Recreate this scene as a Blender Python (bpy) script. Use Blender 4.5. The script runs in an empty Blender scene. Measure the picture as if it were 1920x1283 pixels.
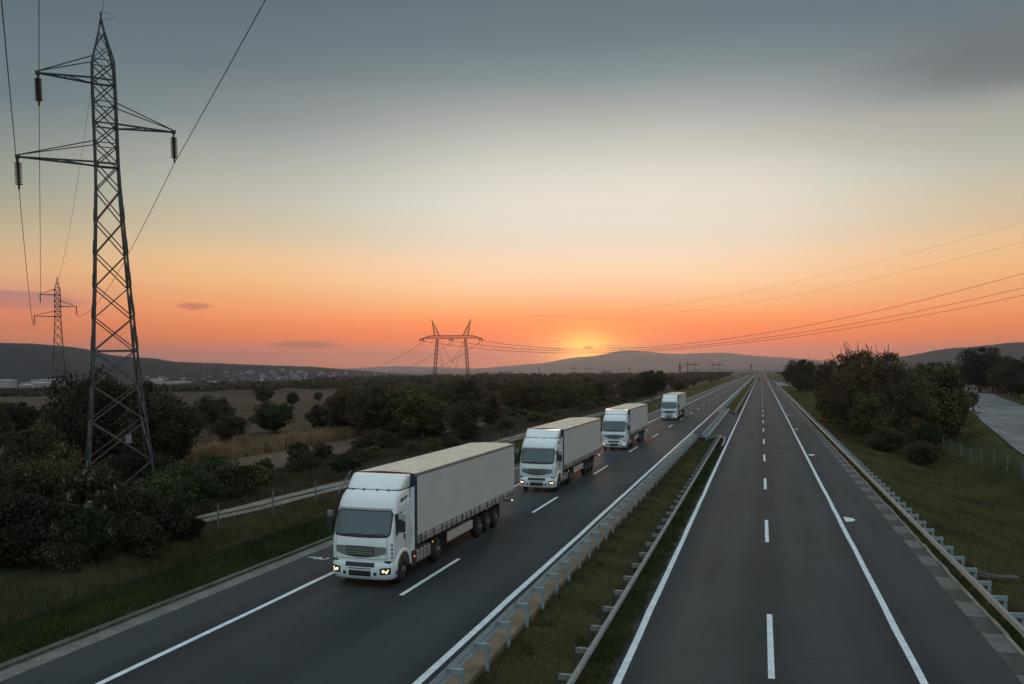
import bpy, bmesh, math, random
import numpy as np
from mathutils import Vector, Matrix
C = bpy.context; D = bpy.data; SC = C.scene
rnd = random.Random(7)
NR = np.random.default_rng(11)

# ------------------------------------------------------------------ camera
F, H, PITCH, YAW, CY = 1583.8, 8.03, 0.035, 0.287, 747.5      # fitted to the lane lines and the lorries
cam = D.cameras.new('camera'); co = D.objects.new('camera', cam); C.collection.objects.link(co)
cam.sensor_width = 36; cam.lens = F / 1920 * 36; cam.shift_y = (CY - 641.5) / 1920
cam.clip_start = .1; cam.clip_end = 60000
co.location = (0, 0, H); co.rotation_euler = (math.pi/2 - PITCH, 0, YAW)
SC.camera = co
SN, CS = math.sin(YAW), math.cos(YAW)
def at(px, py, d):
    """world point seen at a photograph pixel, at horizontal distance d along the view"""
    v = (CY - py)/F; q = d/(math.cos(PITCH) + v*math.sin(PITCH))
    r = (px - 960)/F*q; z = H + (v*math.cos(PITCH) - math.sin(PITCH))*q
    return Vector((r*CS - d*SN, r*SN + d*CS, z))
def rd(r, d, z=0): return Vector((r*CS - d*SN, r*SN + d*CS, z))
def gp(px, py, z=0):
    d = F*(H - z)/(py - 692)
    return at(px, py, d)

# ------------------------------------------------------------------ colour management, render
SC.view_settings.view_transform = 'Standard'; SC.view_settings.look = 'None'
SC.view_settings.exposure = 0; SC.view_settings.gamma = 1
SC.cycles.max_bounces = 6; SC.cycles.diffuse_bounces = 2; SC.cycles.glossy_bounces = 3; SC.cycles.transmission_bounces = 4
SC.cycles.transparent_max_bounces = 6; SC.cycles.volume_bounces = 0
SC.cycles.use_denoising = True

def lin(r, g, b):
    f = lambda c: (c/255/12.92 if c/255 <= .04045 else ((c/255+.055)/1.055)**2.4)
    return (f(r), f(g), f(b), 1)

# ------------------------------------------------------------------ node helper
class NT:
    def __init__(s, tree): s.t = tree; s.n = tree.nodes; s.l = tree.links
    def node(s, typ, **kw):
        n = s.n.new(typ)
        for k, v in kw.items(): setattr(n, k, v)
        return n
    def put(s, sock, v):
        if isinstance(v, bpy.types.NodeSocket): s.l.new(v, sock)
        elif v is not None: sock.default_value = v
    def math(s, op, a, b=None, c=None, clamp=False):
        n = s.node('ShaderNodeMath', operation=op); n.use_clamp = clamp
        s.put(n.inputs[0], a)
        if b is not None: s.put(n.inputs[1], b)
        if c is not None: s.put(n.inputs[2], c)
        return n.outputs[0]
    def vmath(s, op, a, b=None, out=0):
        n = s.node('ShaderNodeVectorMath', operation=op); s.put(n.inputs[0], a)
        if b is not None: s.put(n.inputs[1], b)
        return n.outputs[out]
    def mix(s, f, a, b, typ='MIX'):
        n = s.node('ShaderNodeMix', data_type='RGBA', blend_type=typ)
        s.put(n.inputs[0], f); s.put(n.inputs[6], a); s.put(n.inputs[7], b); return n.outputs[2]
    def ramp(s, f, stops, interp='LINEAR'):
        n = s.node('ShaderNodeValToRGB'); e = n.color_ramp; e.interpolation = interp
        while len(e.elements) < len(stops): e.elements.new(.5)
        for i, (p, c) in enumerate(stops):
            e.elements[i].position = p; e.elements[i].color = c if len(c) == 4 else (*c, 1)
        s.put(n.inputs[0], f); return n.outputs[0]
    def noise(s, vec, scale, detail=3, rough=.55, dist=0):
        n = s.node('ShaderNodeTexNoise'); s.put(n.inputs['Vector'], vec)
        n.inputs['Scale'].default_value = scale; n.inputs['Detail'].default_value = detail
        n.inputs['Roughness'].default_value = rough; n.inputs['Distortion'].default_value = dist
        return n.outputs[0]
    def mapr(s, v, a, b, c=0, d=1, smooth=False):
        n = s.node('ShaderNodeMapRange'); n.interpolation_type = 'SMOOTHSTEP' if smooth else 'LINEAR'
        s.put(n.inputs[0], v)
        for i, x in enumerate((a, b, c, d)): n.inputs[1+i].default_value = x
        return n.outputs[0]

# ------------------------------------------------------------------ world: dusk sky
SUN_AZ, SUN_EL = -0.196, 0.028         # azimuth measured clockwise from +Y
W = D.worlds.new("World"); SC.world = W; W.use_nodes = True
w = NT(W.node_tree); w.n.clear()
tc = w.node('ShaderNodeTexCoord'); dirv = w.vmath('NORMALIZE', tc.outputs['Generated'])
sep = w.node('ShaderNodeSeparateXYZ'); w.put(sep.inputs[0], dirv)
dx, dy, dz = sep.outputs
el = w.math('MULTIPLY', w.math('ARCSINE', dz), 180/math.pi)          # degrees
az = w.math('ARCTAN2', dx, dy)
daz = w.math('ABSOLUTE', w.math('SUBTRACT', az, SUN_AZ))
wob = w.math('MULTIPLY', w.math('SUBTRACT', w.noise(dirv, 2.2, 3, .5), .5), .7)
tilt = w.math('MULTIPLY', w.math('ADD', az, .27), -1.0)
fel = w.math('DIVIDE', w.math('ADD', w.math('ADD', el, w.math('MULTIPLY', wob, w.mapr(el, 2, 12))), w.math('MULTIPLY', tilt, w.mapr(el, 3, 10))), 60, clamp=True)
def st(lst): return [(e/60, lin(*c)) for e, c in lst]
cen = w.ramp(fel, st([(0, (218,124,104)), (.9, (238,128,96)), (2.1, (254,134,84)), (3.05, (255, 160, 104)), (4.4, (255, 194, 140)), (5.5, (254, 209, 168)), (7.4, (250,219,190)), (8.9, (240,226,205)), (11.2, (228,226,212)), (13, (215,213,201)), (15.2, (190,190,182)), (16.9, (163,166,163)), (18.7, (129,141,143)), (20.8, (106,121,127)), (23.5, (96,111,117)), (34, (88,104,118)), (55, (135,152,168))]))
sid = w.ramp(fel, st([(0, (210,118,104)), (.9, (214,120,98)), (2.1, (228,136,98)), (3.1, (230,148,108)), (4.2, (240,162,106)), (5.6, (240,180,125)), (7.4, (236,196,150)), (9.1, (216,198,166)), (11.5, (192,190,174)), (13.7, (168,172,164)), (16, (132,142,143)), (19, (104,116,122)), (23.5, (86,102,112)), (34, (84,102,116)), (55, (132,150,168))]))
sky = w.mix(w.mapr(daz, .06, .46, smooth=True), cen, sid)
edge = w.ramp(fel, st([(0, (196,122,122)), (2.1, (208,132,118)), (4.2, (216,146,112)), (6, (220,172,128)), (8.5, (196,180,148)), (11.5, (158,162,148)), (16, (106,122,127)), (23.5, (80,98,108)), (34, (84,102,116)), (55, (132,150,168))]))
sky = w.mix(w.mapr(w.math('MULTIPLY', az, -1), .6, .86, smooth=True), sky, edge)
# the paler veil of light above the set sun, and unseen sky behind the camera brightened as blue fill light
veil = w.math('MULTIPLY', w.mapr(daz, .0, .5, 1, 0, True), w.math('MULTIPLY', w.mapr(el, 4, 9, 0, 1, True), w.mapr(el, 9, 16, 1, 0, True)))
sky = w.mix(w.math('MULTIPLY', veil, .06), sky, lin(250, 235, 205))
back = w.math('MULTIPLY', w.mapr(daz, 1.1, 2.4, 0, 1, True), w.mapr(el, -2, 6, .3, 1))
zen_fill = w.mapr(el, 30, 62, 0, 1, True)
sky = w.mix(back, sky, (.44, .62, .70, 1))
sky = w.mix(zen_fill, sky, (.58, .69, .74, 1))  # unseen sky overhead raised above the visible tone to add fill light
# glow where the sun has gone behind the ridge
sd = (math.sin(SUN_AZ)*math.cos(SUN_EL), math.cos(SUN_AZ)*math.cos(SUN_EL), math.sin(SUN_EL))
def blob(a0, e0, sa, se, nz=0.0, nscale=60):
    """soft elliptical patch of sky round azimuth a0 (rad), elevation e0 (deg)"""
    u = w.math('DIVIDE', w.math('SUBTRACT', az, a0), sa); v = w.math('DIVIDE', w.math('SUBTRACT', el, e0), se)
    r = w.math('ADD', w.math('MULTIPLY', u, u), w.math('MULTIPLY', v, v))
    if nz:
        n_ = w.noise(w.vmath('MULTIPLY', dirv, (1, 1, 3.0)), nscale, 4, .6)
        r = w.math('ADD', r, w.math('MULTIPLY', w.math('SUBTRACT', n_, .5), nz))
    return w.math('POWER', 2.718, w.math('MULTIPLY', r, -1.0))
def paz(px): return -YAW + math.atan((px-960)/F)
def pel(py): return math.degrees(math.atan((CY-py)/F) - PITCH)
def layer(sky, px, py, wx, wy, col, amt, nz=0.0, ns=60, sharp=None):
    m = blob(paz(px), pel(py), wx/F, math.degrees(wy/F), nz, ns)
    if sharp: m = w.mapr(m, sharp[0], sharp[1], 0, 1, True)
    return w.mix(w.math('MULTIPLY', m, amt), sky, col)
sky = layer(sky, 1095, 650, 330, 95, lin(255, 140, 78), .5)
sky = layer(sky, 1100, 655, 130, 52, (1.3, .5, .14, 1), .85)
sky = layer(sky, 1098, 662, 54, 30, (2.5, 1.45, .55, 1), 1.0)
for (px, py, wx, wy, c, a, nz, ns, sh) in [
    (366, 582, 30, 7, lin(190, 112, 100), .75, 1.4, 90, (.25, .7)),
    (575, 648, 62, 6, lin(170, 100, 88), .85, 2.4, 70, (.2, .6)),
    (530, 650, 16, 4, lin(186, 108, 96), .7, 1.4, 90, (.25, .7)),
    (25, 580, 95, 15, lin(165, 118, 122), .85, 1.8, 50, (.15, .65)),
    (10, 600, 120, 30, lin(205, 130, 122), .5, 1.8, 40, (.1, .7)),
    (1103, 652, 11, 4, lin(235, 105, 55), .6, 1.2, 120, (.3, .7)),
    (1160, 650, 42, 5, lin(255, 196, 110), .8, 1.5, 100, (.25, .7)),
    (1043, 640, 10, 2.5, lin(255, 180, 100), .8, 1.0, 120, (.3, .7)),
    (1040, 655, 22, 3, lin(245, 150, 80), .5, 1.6, 120, (.3, .7)),
    (820, 668, 120, 12, lin(214, 112, 90), .45, 2.0, 50, (.1, .8)),
    (775, 664, 26, 6, lin(200, 108, 90), .5, 1.5, 90, (.2, .7)),
    (1930, 190, 240, 62, lin(92, 92, 94), .5, 1.6, 9, (.0, 1.)),
    (1750, 280, 420, 36, lin(190, 178, 162), .3, 2.2, 12, (.0, 1.)),
    
    (1250, 400, 420, 105, lin(250, 236, 218), .42, .5, 10, (.0, 1.))]:
    sky = layer(sky, px, py, wx, wy, c, a, nz, ns, sh)
low = w.mapr(el, 2.0, 4.8, 1, 0, True)
sky = w.mix(low, sky, w.mix(1.0, sky, (1.45, 1.0, .3, 1), 'MULTIPLY'))
band = w.math('MULTIPLY', w.mapr(el, 2.0, 4.2, 0, 1, True), w.mapr(el, 5.6, 9.2, 1, 0, True))
sky = w.mix(band, sky, w.mix(1.0, sky, (1.2, 1.17, 1.06, 1), 'MULTIPLY'))
top = w.mapr(el, 12, 20, 0, 1, True)
sky = w.mix(top, sky, w.mix(1.0, sky, (1.1, 1.1, 1.1, 1), 'MULTIPLY'))
sky = w.mix(w.mapr(el, -.6, -4, 0, 1), sky, lin(60, 55, 52))
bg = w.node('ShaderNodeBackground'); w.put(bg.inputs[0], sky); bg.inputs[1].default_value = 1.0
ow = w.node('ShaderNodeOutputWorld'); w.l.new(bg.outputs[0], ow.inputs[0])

sl = D.lights.new('sun', 'SUN'); sl.energy = .3; sl.angle = math.radians(6); sl.color = (1, .52, .28)
so = D.objects.new('sun', sl); C.collection.objects.link(so)
so.rotation_euler = Vector((math.sin(SUN_AZ), math.cos(SUN_AZ), math.tan(math.radians(4)))).to_track_quat('Z', 'Y').to_euler()

# ------------------------------------------------------------------ mesh helper
class MB:
    def __init__(s): s.v = []; s.f = []; s.m = []; s.sm = []
    def add(s, vs, fs, m=0, sm=False):
        b = len(s.v); s.v += [tuple(p) for p in vs]
        for f in fs: s.f.append(tuple(i+b for i in f)); s.m.append(m); s.sm.append(sm)
        return s
    def box(s, x0, x1, y0, y1, z0, z1, m=0):
        return s.add([(x0,y0,z0),(x1,y0,z0),(x1,y1,z0),(x0,y1,z0),(x0,y0,z1),(x1,y0,z1),(x1,y1,z1),(x0,y1,z1)],
                     [(0,3,2,1),(4,5,6,7),(0,1,5,4),(1,2,6,5),(2,3,7,6),(3,0,4,7)], m)
    def bar(s, a, b, w_, h_=None, m=0, up=(0,0,1)):
        """square bar from a to b"""
        h_ = h_ or w_; a = Vector(a); b = Vector(b); d = (b-a)
        if d.length < 1e-6: return s
        d.normalize(); u = Vector(up)
        if abs(d.dot(u)) > .97: u = Vector((0, 1, 0))
        x = d.cross(u).normalized(); y = x.cross(d).normalized()
        vs = []
        for p in (a, b):
            for i, j in ((-1,-1),(1,-1),(1,1),(-1,1)): vs.append(p + x*i*w_/2 + y*j*h_/2)
        return s.add(vs, [(0,1,2,3),(7,6,5,4),(0,4,5,1),(1,5,6,2),(2,6,7,3),(3,7,4,0)], m)
    def tube(s, pts, r, n=6, m=0, sm=True, cap=True):
        pts = [Vector(p) for p in pts]; rs = r if isinstance(r, (list, tuple)) else [r]*len(pts); b = []
        for i, p in enumerate(pts):
            d = (pts[min(i+1, len(pts)-1)] - pts[max(i-1, 0)]).normalized()
            u = Vector((0,0,1)) if abs(d.z) < .95 else Vector((0,1,0))
            x = d.cross(u).normalized(); y = x.cross(d)
            b += [p + (x*math.cos(2*math.pi*k/n) + y*math.sin(2*math.pi*k/n))*rs[i] for k in range(n)]
        fs = [(i*n+k, i*n+(k+1)%n, (i+1)*n+(k+1)%n, (i+1)*n+k) for i in range(len(pts)-1) for k in range(n)]
        s.add(b, fs, m, sm)
        if cap:
            s.add(b[:n], [tuple(range(n))], m); s.add(b[-n:], [tuple(range(n))[::-1]], m)
        return s
    def prism(s, prof, y0, y1, m=0, axis='y', closed=True):
        """profile of (a,b) extruded: axis y -> (a,y,b), axis x -> (x,a,b)"""
        P = (lambda a, b, t: (a, t, b)) if axis == 'y' else (lambda a, b, t: (t, a, b))
        n = len(prof); vs = [P(a, b, y0) for a, b in prof] + [P(a, b, y1) for a, b in prof]
        fs = [(i, (i+1) % n, n+(i+1) % n, n+i) for i in range(n if closed else n-1)]
        if closed: fs += [tuple(range(n))[::-1], tuple(range(n, 2*n))]
        return s.add(vs, fs, m)
    def disc(s, c, r, x0, x1, n=28, m=0, axis='x', sm=True):
        """cylinder along x"""
        vs = []
        for x in (x0, x1):
            vs += [(x, c[0]+r*math.cos(2*math.pi*k/n), c[1]+r*math.sin(2*math.pi*k/n)) for k in range(n)]
        s.add(vs, [(k, (k+1)%n, n+(k+1)%n, n+k) for k in range(n)], m, sm)
        s.add(vs[:n], [tuple(range(n))], m); s.add(vs[n:], [tuple(range(n))[::-1]], m)
        return s
    def grid(s, P, nu, nv, m=0, sm=True, flip=False):
        b = [P(i/nu, j/nv) for j in range(nv+1) for i in range(nu+1)]
        f = [(j*(nu+1)+i, j*(nu+1)+i+1, (j+1)*(nu+1)+i+1, (j+1)*(nu+1)+i) for j in range(nv) for i in range(nu)]
        if flip: f = [q[::-1] for q in f]
        return s.add(b, f, m, sm)
    def build(s, name, mats, parent=None, bevel=0, recalc=True):
        me = D.meshes.new(name); me.from_pydata(s.v, [], s.f)
        for m in (mats if isinstance(mats, (list, tuple)) else [mats]): me.materials.append(m)
        me.polygons.foreach_set('material_index', s.m); me.polygons.foreach_set('use_smooth', s.sm)
        if recalc:
            bm = bmesh.new(); bm.from_mesh(me); bmesh.ops.recalc_face_normals(bm, faces=bm.faces); bm.to_mesh(me); bm.free()
        me.update(); o = D.objects.new(name, me); C.collection.objects.link(o)
        if parent: o.parent = parent
        if bevel:
            b = o.modifiers.new('bevel', 'BEVEL'); b.width = bevel; b.segments = 2; b.limit_method = 'ANGLE'
        return o
def np_mesh(name, V, Fq, mat, parent=None, smooth=False):
    """fast mesh from numpy arrays, all faces of the same size"""
    me = D.meshes.new(name); n, k = Fq.shape
    me.vertices.add(len(V)); me.vertices.foreach_set('co', np.ascontiguousarray(V, np.float32).ravel())
    me.loops.add(n*k); me.loops.foreach_set('vertex_index', np.ascontiguousarray(Fq, np.int32).ravel())
    me.polygons.add(n); me.polygons.foreach_set('loop_start', np.arange(0, n*k, k, dtype=np.int32))
    me.polygons.foreach_set('loop_total', np.full(n, k, np.int32))
    if smooth: me.polygons.foreach_set('use_smooth', np.ones(n, bool))
    for m in (mat if isinstance(mat, (list, tuple)) else [mat]): me.materials.append(m)
    me.update(calc_edges=True)
    o = D.objects.new(name, me); C.collection.objects.link(o)
    if parent: o.parent = parent
    return o
def tag(o, label=None, cat=None, group=None, kind=None):
    for k, v in (('label', label), ('category', cat), ('group', group), ('kind', kind)):
        if v: o[k] = v
    return o
def empty(name, loc=(0,0,0), rz=0, label=None, cat=None, group=None):
    o = D.objects.new(name, None); C.collection.objects.link(o); o.location = loc; o.rotation_euler = (0,0,rz)
    o.empty_display_size = .2
    return tag(o, label, cat, group)
def copy_tree(o, parent=None):
    c = o.copy(); C.collection.objects.link(c)
    if parent: c.parent = parent
    for ch in list(o.children): copy_tree(ch, c)
    return c

# ------------------------------------------------------------------ materials
def newmat(name):
    m = D.materials.new(name); m.use_nodes = True; t = NT(m.node_tree); b = t.n['Principled BSDF']
    return m, t, b
def pmat(name, col, rough=.5, metal=0, spec=.5, vary=.0, vscale=4, coat=0, bump=0, bscale=40, dirt=None):
    m, t, b = newmat(name); c = (*col[:3], 1)
    g = t.node('ShaderNodeTexCoord').outputs['Object']
    if vary or dirt:
        n = t.noise(g, vscale, 5, .6)
        dk = tuple(x*(1-vary) for x in c[:3]) + (1,); lt = tuple(min(1, x*(1+vary)) for x in c[:3]) + (1,)
        col_ = t.ramp(n, [(.3, dk), (.7, lt)])
        if dirt: col_ = t.mix(t.mapr(t.noise(g, vscale*2.3, 6, .65), .52, .75, 0, .7), col_, (*dirt, 1))
        t.put(b.inputs['Base Color'], col_)
    else: b.inputs['Base Color'].default_value = c
    b.inputs['Roughness'].default_value = rough; b.inputs['Metallic'].default_value = metal
    b.inputs['Specular IOR Level'].default_value = spec; b.inputs['Coat Weight'].default_value = coat
    b.inputs['Coat Roughness'].default_value = .08
    if bump:
        bn = t.node('ShaderNodeBump'); bn.inputs['Strength'].default_value = bump; bn.inputs['Distance'].default_value = .02
        t.put(bn.inputs['Height'], t.noise(g, bscale, 4, .6)); t.put(b.inputs['Normal'], bn.outputs[0])
    return m
def emat(name, col, s):
    m, t, b = newmat(name); b.inputs['Base Color'].default_value = (*col, 1)
    b.inputs['Emission Color'].default_value = (*col, 1); b.inputs['Emission Strength'].default_value = s; return m
def leafmat(name, a, b_, c_, rough=.65):
    k_ = .85 if name == 'grass_verge' else 1.15
    a, b_, c_ = [tuple(x*k_ for x in q) for q in (a, b_, c_)]
    m, t, b = newmat(name)
    g = t.node('ShaderNodeNewGeometry'); tcn = t.node('ShaderNodeTexCoord')
    oi = t.node('ShaderNodeObjectInfo')
    r = g.outputs['Random Per Island']
    n = t.noise(tcn.outputs['Object'], .8, 3, .6)
    f = t.math('ADD', t.math('MULTIPLY', r, .5), t.math('MULTIPLY', t.math('SUBTRACT', n, .28), 1.1))
    f = t.math('ADD', f, t.math('MULTIPLY', t.math('SUBTRACT', oi.outputs['Random'], .5), .5))
    f = t.math('ADD', f, t.math('MULTIPLY', t.math('SUBTRACT', t.noise(tcn.outputs['Object'], .13, 3, .6), .5), 1.3))
    col = t.ramp(f, [(0, (*a, 1)), (.5, (*b_, 1)), (1, (*c_, 1))])
    t.put(b.inputs['Base Color'], col); b.inputs['Roughness'].default_value = rough
    b.inputs['Specular IOR Level'].default_value = .25
    tr = t.node('ShaderNodeBsdfTranslucent'); t.put(tr.inputs[0], col)
    ms = t.node('ShaderNodeMixShader'); ms.inputs[0].default_value = .22
    t.l.new(b.outputs[0], ms.inputs[1]); t.l.new(tr.outputs[0], ms.inputs[2]); t.l.new(ms.outputs[0], t.n['Material Output'].inputs[0])
    return m
def asphalt(name, base=.05, warm=1.0, x0=0.0, per=0.0):
    m, t, b = newmat(name); g = t.node('ShaderNodeTexCoord').outputs['Object']
    big = t.noise(t.vmath('MULTIPLY', g, (.5, .03, 1)), 1.0, 4, .6)
    mid = t.noise(t.vmath('MULTIPLY', g, (1.4, .12, 1)), 1.0, 5, .6)
    blot = t.noise(g, .16, 4, .55)
    fine = t.noise(g, 60, 2, .6)
    grit = t.noise(g, 22, 3, .7)
    f = t.math('ADD', t.math('MULTIPLY', big, .4), t.math('ADD', t.math('MULTIPLY', mid, .25), t.math('ADD', t.math('MULTIPLY', blot, .25), t.math('ADD', t.math('MULTIPLY', fine, .05), t.math('MULTIPLY', grit, .22)))))
    if per:
        s0 = t.node('ShaderNodeSeparateXYZ'); t.put(s0.inputs[0], g)
        xw = t.math('ADD', s0.outputs[0], t.math('MULTIPLY', t.math('SUBTRACT', t.noise(t.vmath('MULTIPLY', g, (0, .03, 0)), 1.0, 2), .5), .5))
        ph = t.math('MULTIPLY', t.math('SUBTRACT', xw, x0), 2*math.pi/per)
        f = t.math('ADD', f, t.math('ADD', t.math('MULTIPLY', t.math('COSINE', ph), .07), t.math('MULTIPLY', t.math('COSINE', t.math('MULTIPLY', ph, 2)), -.03)))
    col = t.ramp(f, [(.43, (base*.5*warm, base*.52, base*.55, 1)), (.55, (base*warm, base, base*1.02, 1)), (.67, (base*1.8*warm, base*1.8, base*1.8, 1))])
    # sealed cracks
    vo = t.node('ShaderNodeTexVoronoi', feature='DISTANCE_TO_EDGE'); t.put(vo.inputs['Vector'], t.vmath('ADD', t.vmath('MULTIPLY', g, (.05, .055, 1)), t.math('MULTIPLY', t.noise(g, .7, 3), .14))); vo.inputs['Scale'].default_value = 1
    cr = t.math('MULTIPLY', t.mapr(vo.outputs['Distance'], .0012, .0035, 1, 0), t.mapr(t.noise(g, .05, 2), .45, .55, 0, .7))
    col = t.mix(cr, col, (.018, .018, .018, 1))
    sx_ = t.node('ShaderNodeSeparateXYZ'); t.put(sx_.inputs[0], g)
    yj = t.math('ADD', t.math('DIVIDE', sx_.outputs[1], 17.0), t.math('MULTIPLY', t.noise(t.vmath('MULTIPLY', g, (.6, .02, 1)), 1.0, 4, .6), .12))
    jl = t.mapr(t.math('ABSOLUTE', t.math('SUBTRACT', t.math('FRACT', yj), .5)), .0015, .004, 1, 0)
    jl = t.math('MULTIPLY', jl, t.mapr(t.noise(t.vmath('MULTIPLY', g, (.12, .06, 1)), 1.0, 2),   .42, .52, 0, .85))
    col = t.mix(jl, col, (.014, .014, .015, 1))
    spots = t.mapr(t.noise(t.vmath('MULTIPLY', g, (1, .4, 1)), 1.7, 2, .5), .72, .76, 0, .45)
    col = t.mix(spots, col, (.016, .016, .017, 1))
    t.put(b.inputs['Base Color'], col)
    t.put(b.inputs['Roughness'], t.mapr(t.math('ADD', mid, t.math('MULTIPLY', fine, .3)), .35, .9, .62, .78)); b.inputs['Specular IOR Level'].default_value = .38; b.inputs['Specular Tint'].default_value = (.7, .9, 1, 1)
    bn = t.node('ShaderNodeBump'); bn.inputs['Strength'].default_value = .3; bn.inputs['Distance'].default_value = .004
    t.put(bn.inputs['Height'], t.noise(g, 120, 2, .7)); t.put(b.inputs['Normal'], bn.outputs[0])
    return m
def soilmat(name, stops, scale=.3, stretch=(1,1,1), fine=6, bump=.5, rough=.95):
    m, t, b = newmat(name); g = t.node('ShaderNodeTexCoord').outputs['Object']
    v = t.vmath('MULTIPLY', g, stretch)
    f = t.math('ADD', t.math('MULTIPLY', t.noise(v, scale, 5, .6), .6), t.math('MULTIPLY', t.noise(v, fine, 4, .65), .4))
    t.put(b.inputs['Base Color'], t.ramp(f, [(p, (*c, 1)) for p, c in stops])); b.inputs['Roughness'].default_value = rough
    b.inputs['Specular IOR Level'].default_value = .1
    bn = t.node('ShaderNodeBump'); bn.inputs['Strength'].default_value = bump; bn.inputs['Distance'].default_value = .08
    t.put(bn.inputs['Height'], t.noise(v, fine, 5, .7)); t.put(b.inputs['Normal'], bn.outputs[0])
    return m
M = {}
M['asphalt'] = asphalt('asphalt', .023, .9, -1.57, 3.77); M['asphalt_left'] = asphalt('asphalt_left', .021, .9, -10.28, 3.89)
M['asphalt_side'] = asphalt('asphalt_side_road', .11)
M['patch'] = pmat('asphalt_patch', (.022, .022, .023), .8, vary=.3, vscale=6)
M['gutter'] = pmat('gutter_concrete', (.15, .14, .125), .85, vary=.35, vscale=1.5, bump=.3)
M['slab_light'] = pmat('slab_light', (.13, .13, .128), .8, vary=.3, vscale=2, bump=.3)
M['slab_dark'] = pmat('slab_dark', (.062, .058, .053), .85, vary=.3, vscale=2, bump=.3)
M['kerb'] = pmat('kerb_concrete', (.22, .19, .15), .9, vary=.4, vscale=1.2, bump=.4, dirt=(.06, .055, .03))
M['kerb_dark'] = pmat('kerb_dark', (.085, .08, .065), .9, vary=.4, vscale=1.2, bump=.4, dirt=(.03, .035, .015))
M['strip'] = pmat('strip_concrete', (.2, .145, .095), .9, vary=.4, vscale=.8, bump=.4, dirt=(.05, .045, .025))
M['paint'], t_, b_ = newmat('road_paint')
g_ = t_.node('ShaderNodeTexCoord').outputs['Object']
c_ = t_.ramp(t_.noise(g_, 2.5, 5, .65), [(.3, (.5, .53, .56, 1)), (.6, (.74, .78, .8, 1))])
c_ = t_.mix(t_.mapr(t_.noise(g_, 14, 5, .7), .6, .68, 0, .75), c_, (.12, .12, .125, 1))
t_.put(b_.inputs['Base Color'], c_); b_.inputs['Roughness'].default_value = .7
M['galv'] = pmat('galvanised_steel', (.27, .34, .36), .5, metal=.25, vary=.18, vscale=3)
M['galv_dull'] = pmat('galvanised_dull', (.2, .21, .21), .55, metal=.2, vary=.25, vscale=2)
M['rail_worn'] = pmat('rail_worn', (.22, .23, .23), .6, metal=.0, vary=.2, vscale=1.5, dirt=(.25, .2, .15))
M['pylon'] = pmat('pylon_steel', (.03, .035, .038), .6, metal=.0, vary=.3, vscale=1)
M['pylon_rust'] = pmat('pylon_brace', (.085, .07, .06), .6, metal=.1, vary=.3, vscale=1)
M['post_dark'] = pmat('post_dark', (.04, .04, .035), .7)
M['insul'] = pmat('insulator_glass', (.012, .012, .013), .6)
M['wire'] = pmat('wire_metal', (.03, .03, .032), .5, metal=.3)
M['white'] = pmat('cab_white_paint', (.78, .81, .82), .28, vary=.03, vscale=1.5, coat=.5)
M['white2'] = pmat('bumper_white', (.70, .75, .78), .35, vary=.04, vscale=2, coat=.2)
M['grey_trim'] = pmat('grey_trim', (.16, .17, .18), .4)
M['visor'] = pmat('visor_band', (.32, .34, .35), .35)
M['dark'] = pmat('dark_plastic', (.018, .019, .02), .55)
M['black'] = pmat('black_rubber', (.011, .011, .011), .9, vary=.25, vscale=6)
M['rim'] = pmat('steel_rim', (.11, .12, .125), .5, metal=.3, vary=.2)
M['glass'] = pmat('windscreen_glass', (.018, .035, .04), .06, spec=.9, coat=.6)
M['sideglass'] = pmat('side_glass', (.01, .013, .014), .08, spec=.6)
M['curtain'] = pmat('curtain_grey', (.5, .5, .49), .6, vary=.06, vscale=.8, bump=.2, bscale=1.6)
M['roof'] = pmat('tarp_roof_beige', (.74, .6, .45), .8, vary=.12, vscale=1.2, dirt=(.36, .32, .26))
M['navy'] = pmat('navy_frame', (.02, .04, .075), .45)
M['alu'] = pmat('aluminium_side_box', (.5, .47, .41), .5, metal=.2, vary=.1)
M['tank'] = pmat('tank_grey', (.3, .3, .29), .45, metal=.3, vary=.2, vscale=2)
M['chassis'] = pmat('chassis_black', (.02, .02, .02), .7)
M['plate'] = pmat('number_plate', (.55, .55, .53), .5)
M['lampon'] = emat('headlamp_lit', (1.0, .72, .42), 1.8)
M['amber'] = emat('marker_amber', (1.0, .33, .06), .7)
M['lampglass'] = pmat('lamp_housing', (.03, .03, .03), .15, spec=.8)
M['concrete'] = pmat('concrete_far', (.34, .3, .27), .8, vary=.15, vscale=.2)
M['post_gal'] = pmat('fence_post', (.15, .175, .175), .55, metal=.3, vary=.2)
M['bark'] = pmat('bark', (.05, .038, .028), .9, vary=.4, vscale=3)
M['house_w'] = pmat('house_render', (.3, .29, .29), .8, vary=.1)
M['house_g'] = pmat('house_render_grey', (.2, .19, .2), .8, vary=.1)
M['roof_red'] = pmat('roof_tiles_red', (.2, .075, .045), .85, vary=.2)
M['roof_pale'] = pmat('roof_pale_metal', (.42, .45, .48), .5)
M['win'] = pmat('window_dark', (.03, .035, .04), .2)
M['redp'] = pmat('red_paint', (.4, .05, .03), .5)
M['leaf_dark'] = leafmat('leaf_dark', (.009, .009, .005), (.03, .03, .012), (.08, .07, .028))
M['leaf_brown'] = leafmat('leaf_brown', (.018, .013, .007), (.064, .044, .02), (.14, .092, .042))
M['leaf_green'] = leafmat('leaf_green', (.01, .016, .006), (.03, .042, .013), (.075, .095, .03))
M['leaf_olive'] = leafmat('leaf_olive', (.018, .017, .006), (.065, .058, .019), (.14, .115, .038))
M['leaf_pale'] = leafmat('flower_pale', (.14, .12, .07), (.32, .28, .19), (.55, .5, .36))
M['grass_v'] = leafmat('grass_verge', (.014, .026, .007), (.034, .056, .013), (.075, .105, .026))
M['grass_m'] = leafmat('grass_median', (.036, .042, .012), (.085, .08, .026), (.155, .13, .05))
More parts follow.
